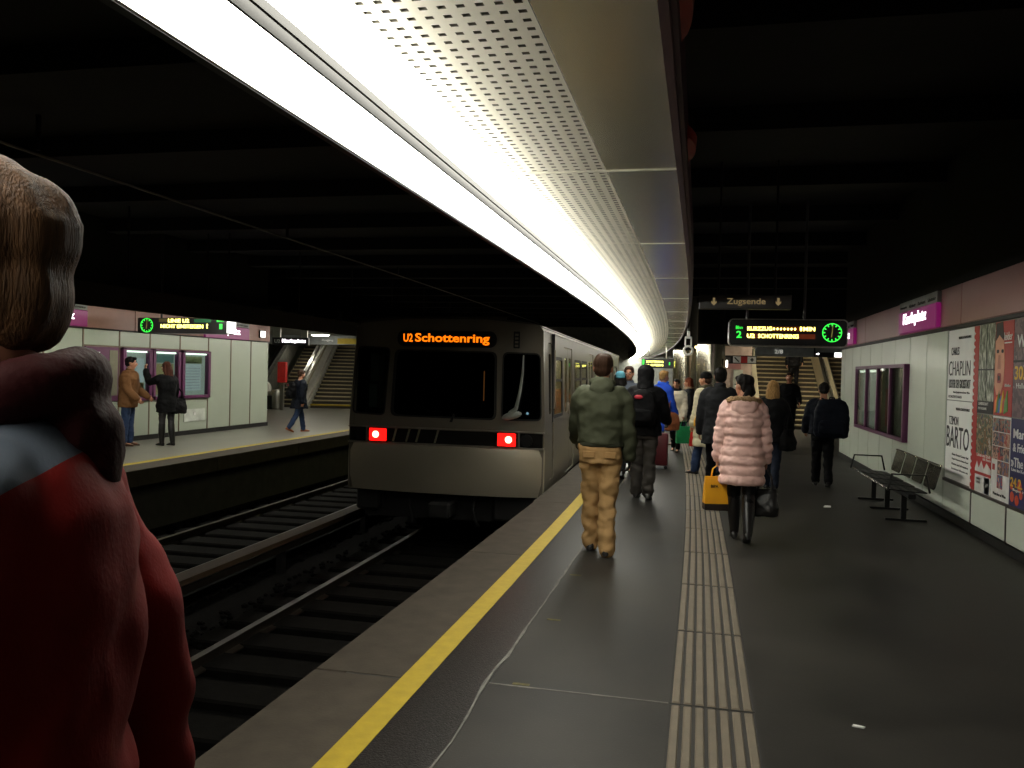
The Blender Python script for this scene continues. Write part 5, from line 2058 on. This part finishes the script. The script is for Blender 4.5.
blob('fur_trim', g, mat('fur_brown', (176, 146, 112), .9, spec=.1, var=.4, scale=60, bump=.8, bscale=160), P.root, .008, 1, (.014, 60))
P.hair('short', 'dark')
g = G()
g.tube([P.Hd(0, -.06, .0), P.Hd(0.0, -.10, -.07), P.T(0, -.07, 1.47)], [(.07 * k, .05 * k), (.06 * k, .04 * k), (.05 * k, .03 * k)], 12)
blob('hair_tail', g, hair_mat('dark'), P.root, .009, 2, (.01, 26))
P.face()
carrier('yellow shopping bag with dark base in the left hand of the pink-coated woman', P.palm(0, .1), mat('yellow_bag', (232, 164, 28), .42, var=.06), .25, .34, .11, R(14), .11, mat('bag_base', (40, 30, 26), .5), 'BIPA')
handbag('soft black leather handbag in the right hand of the pink-coated woman', P.palm(1, .1), mat('bag_leather', (22, 20, 20), .38, bump=.2), .26, .28, .15, R(-12), .2)
# 12 long blond hair
P = Person('woman with long blond hair and a black jacket walking right of the pink coat', 1.03, 12.5, -12, 1.60, 'f', legs=((14, 3), (-12, 14)), arms=((6, 10, 30), (10, 14, 50)), look=(0, 4))
P.trousers(cloth('dark_jeans', (32, 38, 52)), hem=.07)
P.top(BLK2, hem=.78, t=.045, sleeve=.03)
P.hair('long', 'blond', .52)
P.shoes(LEATH)
handbag('large black shoulder bag at the right side of the blond woman', P.W(P.T(.25, -.02, 1.28)), mat('bag_matt_black', (15, 14, 16), .7, spec=.12), .36, .3, .16, R(60), .26)
# 13 facing us, near the stairs
P = Person('person in dark clothes facing the camera at the foot of the far staircase', 2.2, 22.0, 172, 1.76, arms=((10, 12, 50), (6, 10, 30)))
P.trousers(BLK)
P.top(BLK, hem=.85, t=.035)
P.hair('short', 'brown')
P.face('brown')
P.shoes(LEATH)
# 14 on the stairs
P = Person('person in black coming down the staircase with head hidden by the departure board', 3.12, 29.86, 180, 1.75, z=1.2, legs=((3, 2), (-2, 4)), arms=((8, 8, 40), (4, 8, 20)))
P.trousers(BLK)
P.top(BLK, hem=.84, t=.04)
P.hair('short', 'brown')
P.face('brown')
P.shoes(LEATH)
# 15 big pack
P = Person('person in black with a bulging dark shoulder pack walking near the right wall', 1.84, 13.3, -4, 1.57, legs=((8, 3), (-9, 10)), arms=((4, 12, 40), (6, 10, 40)), look=(0, 14), lean=5)
P.trousers(BLK, t=.022, hem=.072)
P.top(NAVY, hem=.88, t=.055, sleeve=.036)
P.hair('short', 'dark')
P.shoes(LEATH)
backpack('bulging navy black pack slung low on the person near the right wall', P, mat('pack_navy', (13, 17, 27), .7, spec=.1, bump=.2, bscale=60), w_=.50, h=.58, d=.24, zc=1.14, x=.11)

# opposite platform
P = Person('man in brown jacket and jeans standing at the display cases of the opposite platform', -10.76, 13.95, -72, 1.72, legs=((2, 2), (-2, 2)), arms=((14, 6, 40), (8, 6, 40)), look=(8, 2))
P.trousers(JEANS, hem=.066)
P.top(cloth('brown_jacket', (112, 78, 50), scale=4), hem=.76, t=.05, sleeve=.034, collar=.05, flare=0)
P.hair('short', 'dark')
P.face()
P.shoes(BROWNSH)
P = Person('woman in black coat and tall boots facing the brown-jacketed man on the opposite platform', -10.16, 14.3, 66, 1.64, 'f', legs=((3, 2), (-3, 4)), arms=((70, 20, 100), (6, 10, 24)), look=(12, 6))
P.trousers(cloth('grey_tights', (62, 60, 62), .6), t=.008, hem=.045, knee=.064, name='tights')
P.shoes(LEATH, boot=.9, name='boot')
P.top(BLK, hem=.70, t=.04, sleeve=.028, flare=.05, name='coat')
P.hair('long', 'auburn', .24)
P.face('brown')
handbag('large black shoulder bag of the booted woman on the opposite platform', P.W(P.T(.22, -.08, 1.2)), mat('bag_matt_black', (15, 14, 16), .7, spec=.12), .34, .3, .14, R(70), .2)
P = Person('person in a dark coat with a backpack walking along the opposite platform to the stairs', -9.6, 18.7, -38, 1.54, legs=((15, 6), (-16, 16)), arms=((10, 12, 20), (-12, 12, 14)), look=(0, 8))
P.trousers(JEANS, hem=.07)
P.top(NAVY, hem=.68, t=.055, sleeve=.034)
P.hair('short', 'brown')
P.shoes(mat('tan_shoe', (150, 84, 44), .5))
backpack('dark backpack with a dull red badge on the walker of the opposite platform', P, mat('pack_black', (12, 12, 14), .7, spec=.1), w_=.28, h=.4, logo=mat('badge_dull_red', (110, 40, 36), .5), off=.15)

# ------------------------------------------------------------------ freeze the remeshed shapes
bpy.context.view_layer.update()
dg = bpy.context.evaluated_depsgraph_get()
done = []
for o, fold, m in BAKE:
    me = bpy.data.meshes.new_from_object(o.evaluated_get(dg))
    done.append((o, me, fold, m))
for o, me, fold, m in done:
    o.modifiers.clear()
    o.data = me
    if not me.materials:
        me.materials.append(m)
    if fold:
        amp, fr = fold
        nv = len(me.vertices)
        co = [0.0] * (3 * nv)
        me.vertices.foreach_get('co', co)
        no = [0.0] * (3 * nv)
        me.vertex_normals.foreach_get('vector', no)
        ph = random.random() * 40
        hair_ = o.name.startswith('hair')
        for i in range(nv):
            x, y, z = co[3 * i:3 * i + 3]
            q = noise.noise((x * fr + ph, y * fr, z * (fr * .2 if hair_ else fr * 1.5))) * amp
            if not hair_:
                q += .4 * amp * noise.noise((x * fr * 2.3, y * fr * 2.3 + ph, z * fr * 2.8))
            co[3 * i] += no[3 * i] * q
            co[3 * i + 1] += no[3 * i + 1] * q
            co[3 * i + 2] += no[3 * i + 2] * q
        me.vertices.foreach_set('co', co)
        me.update()
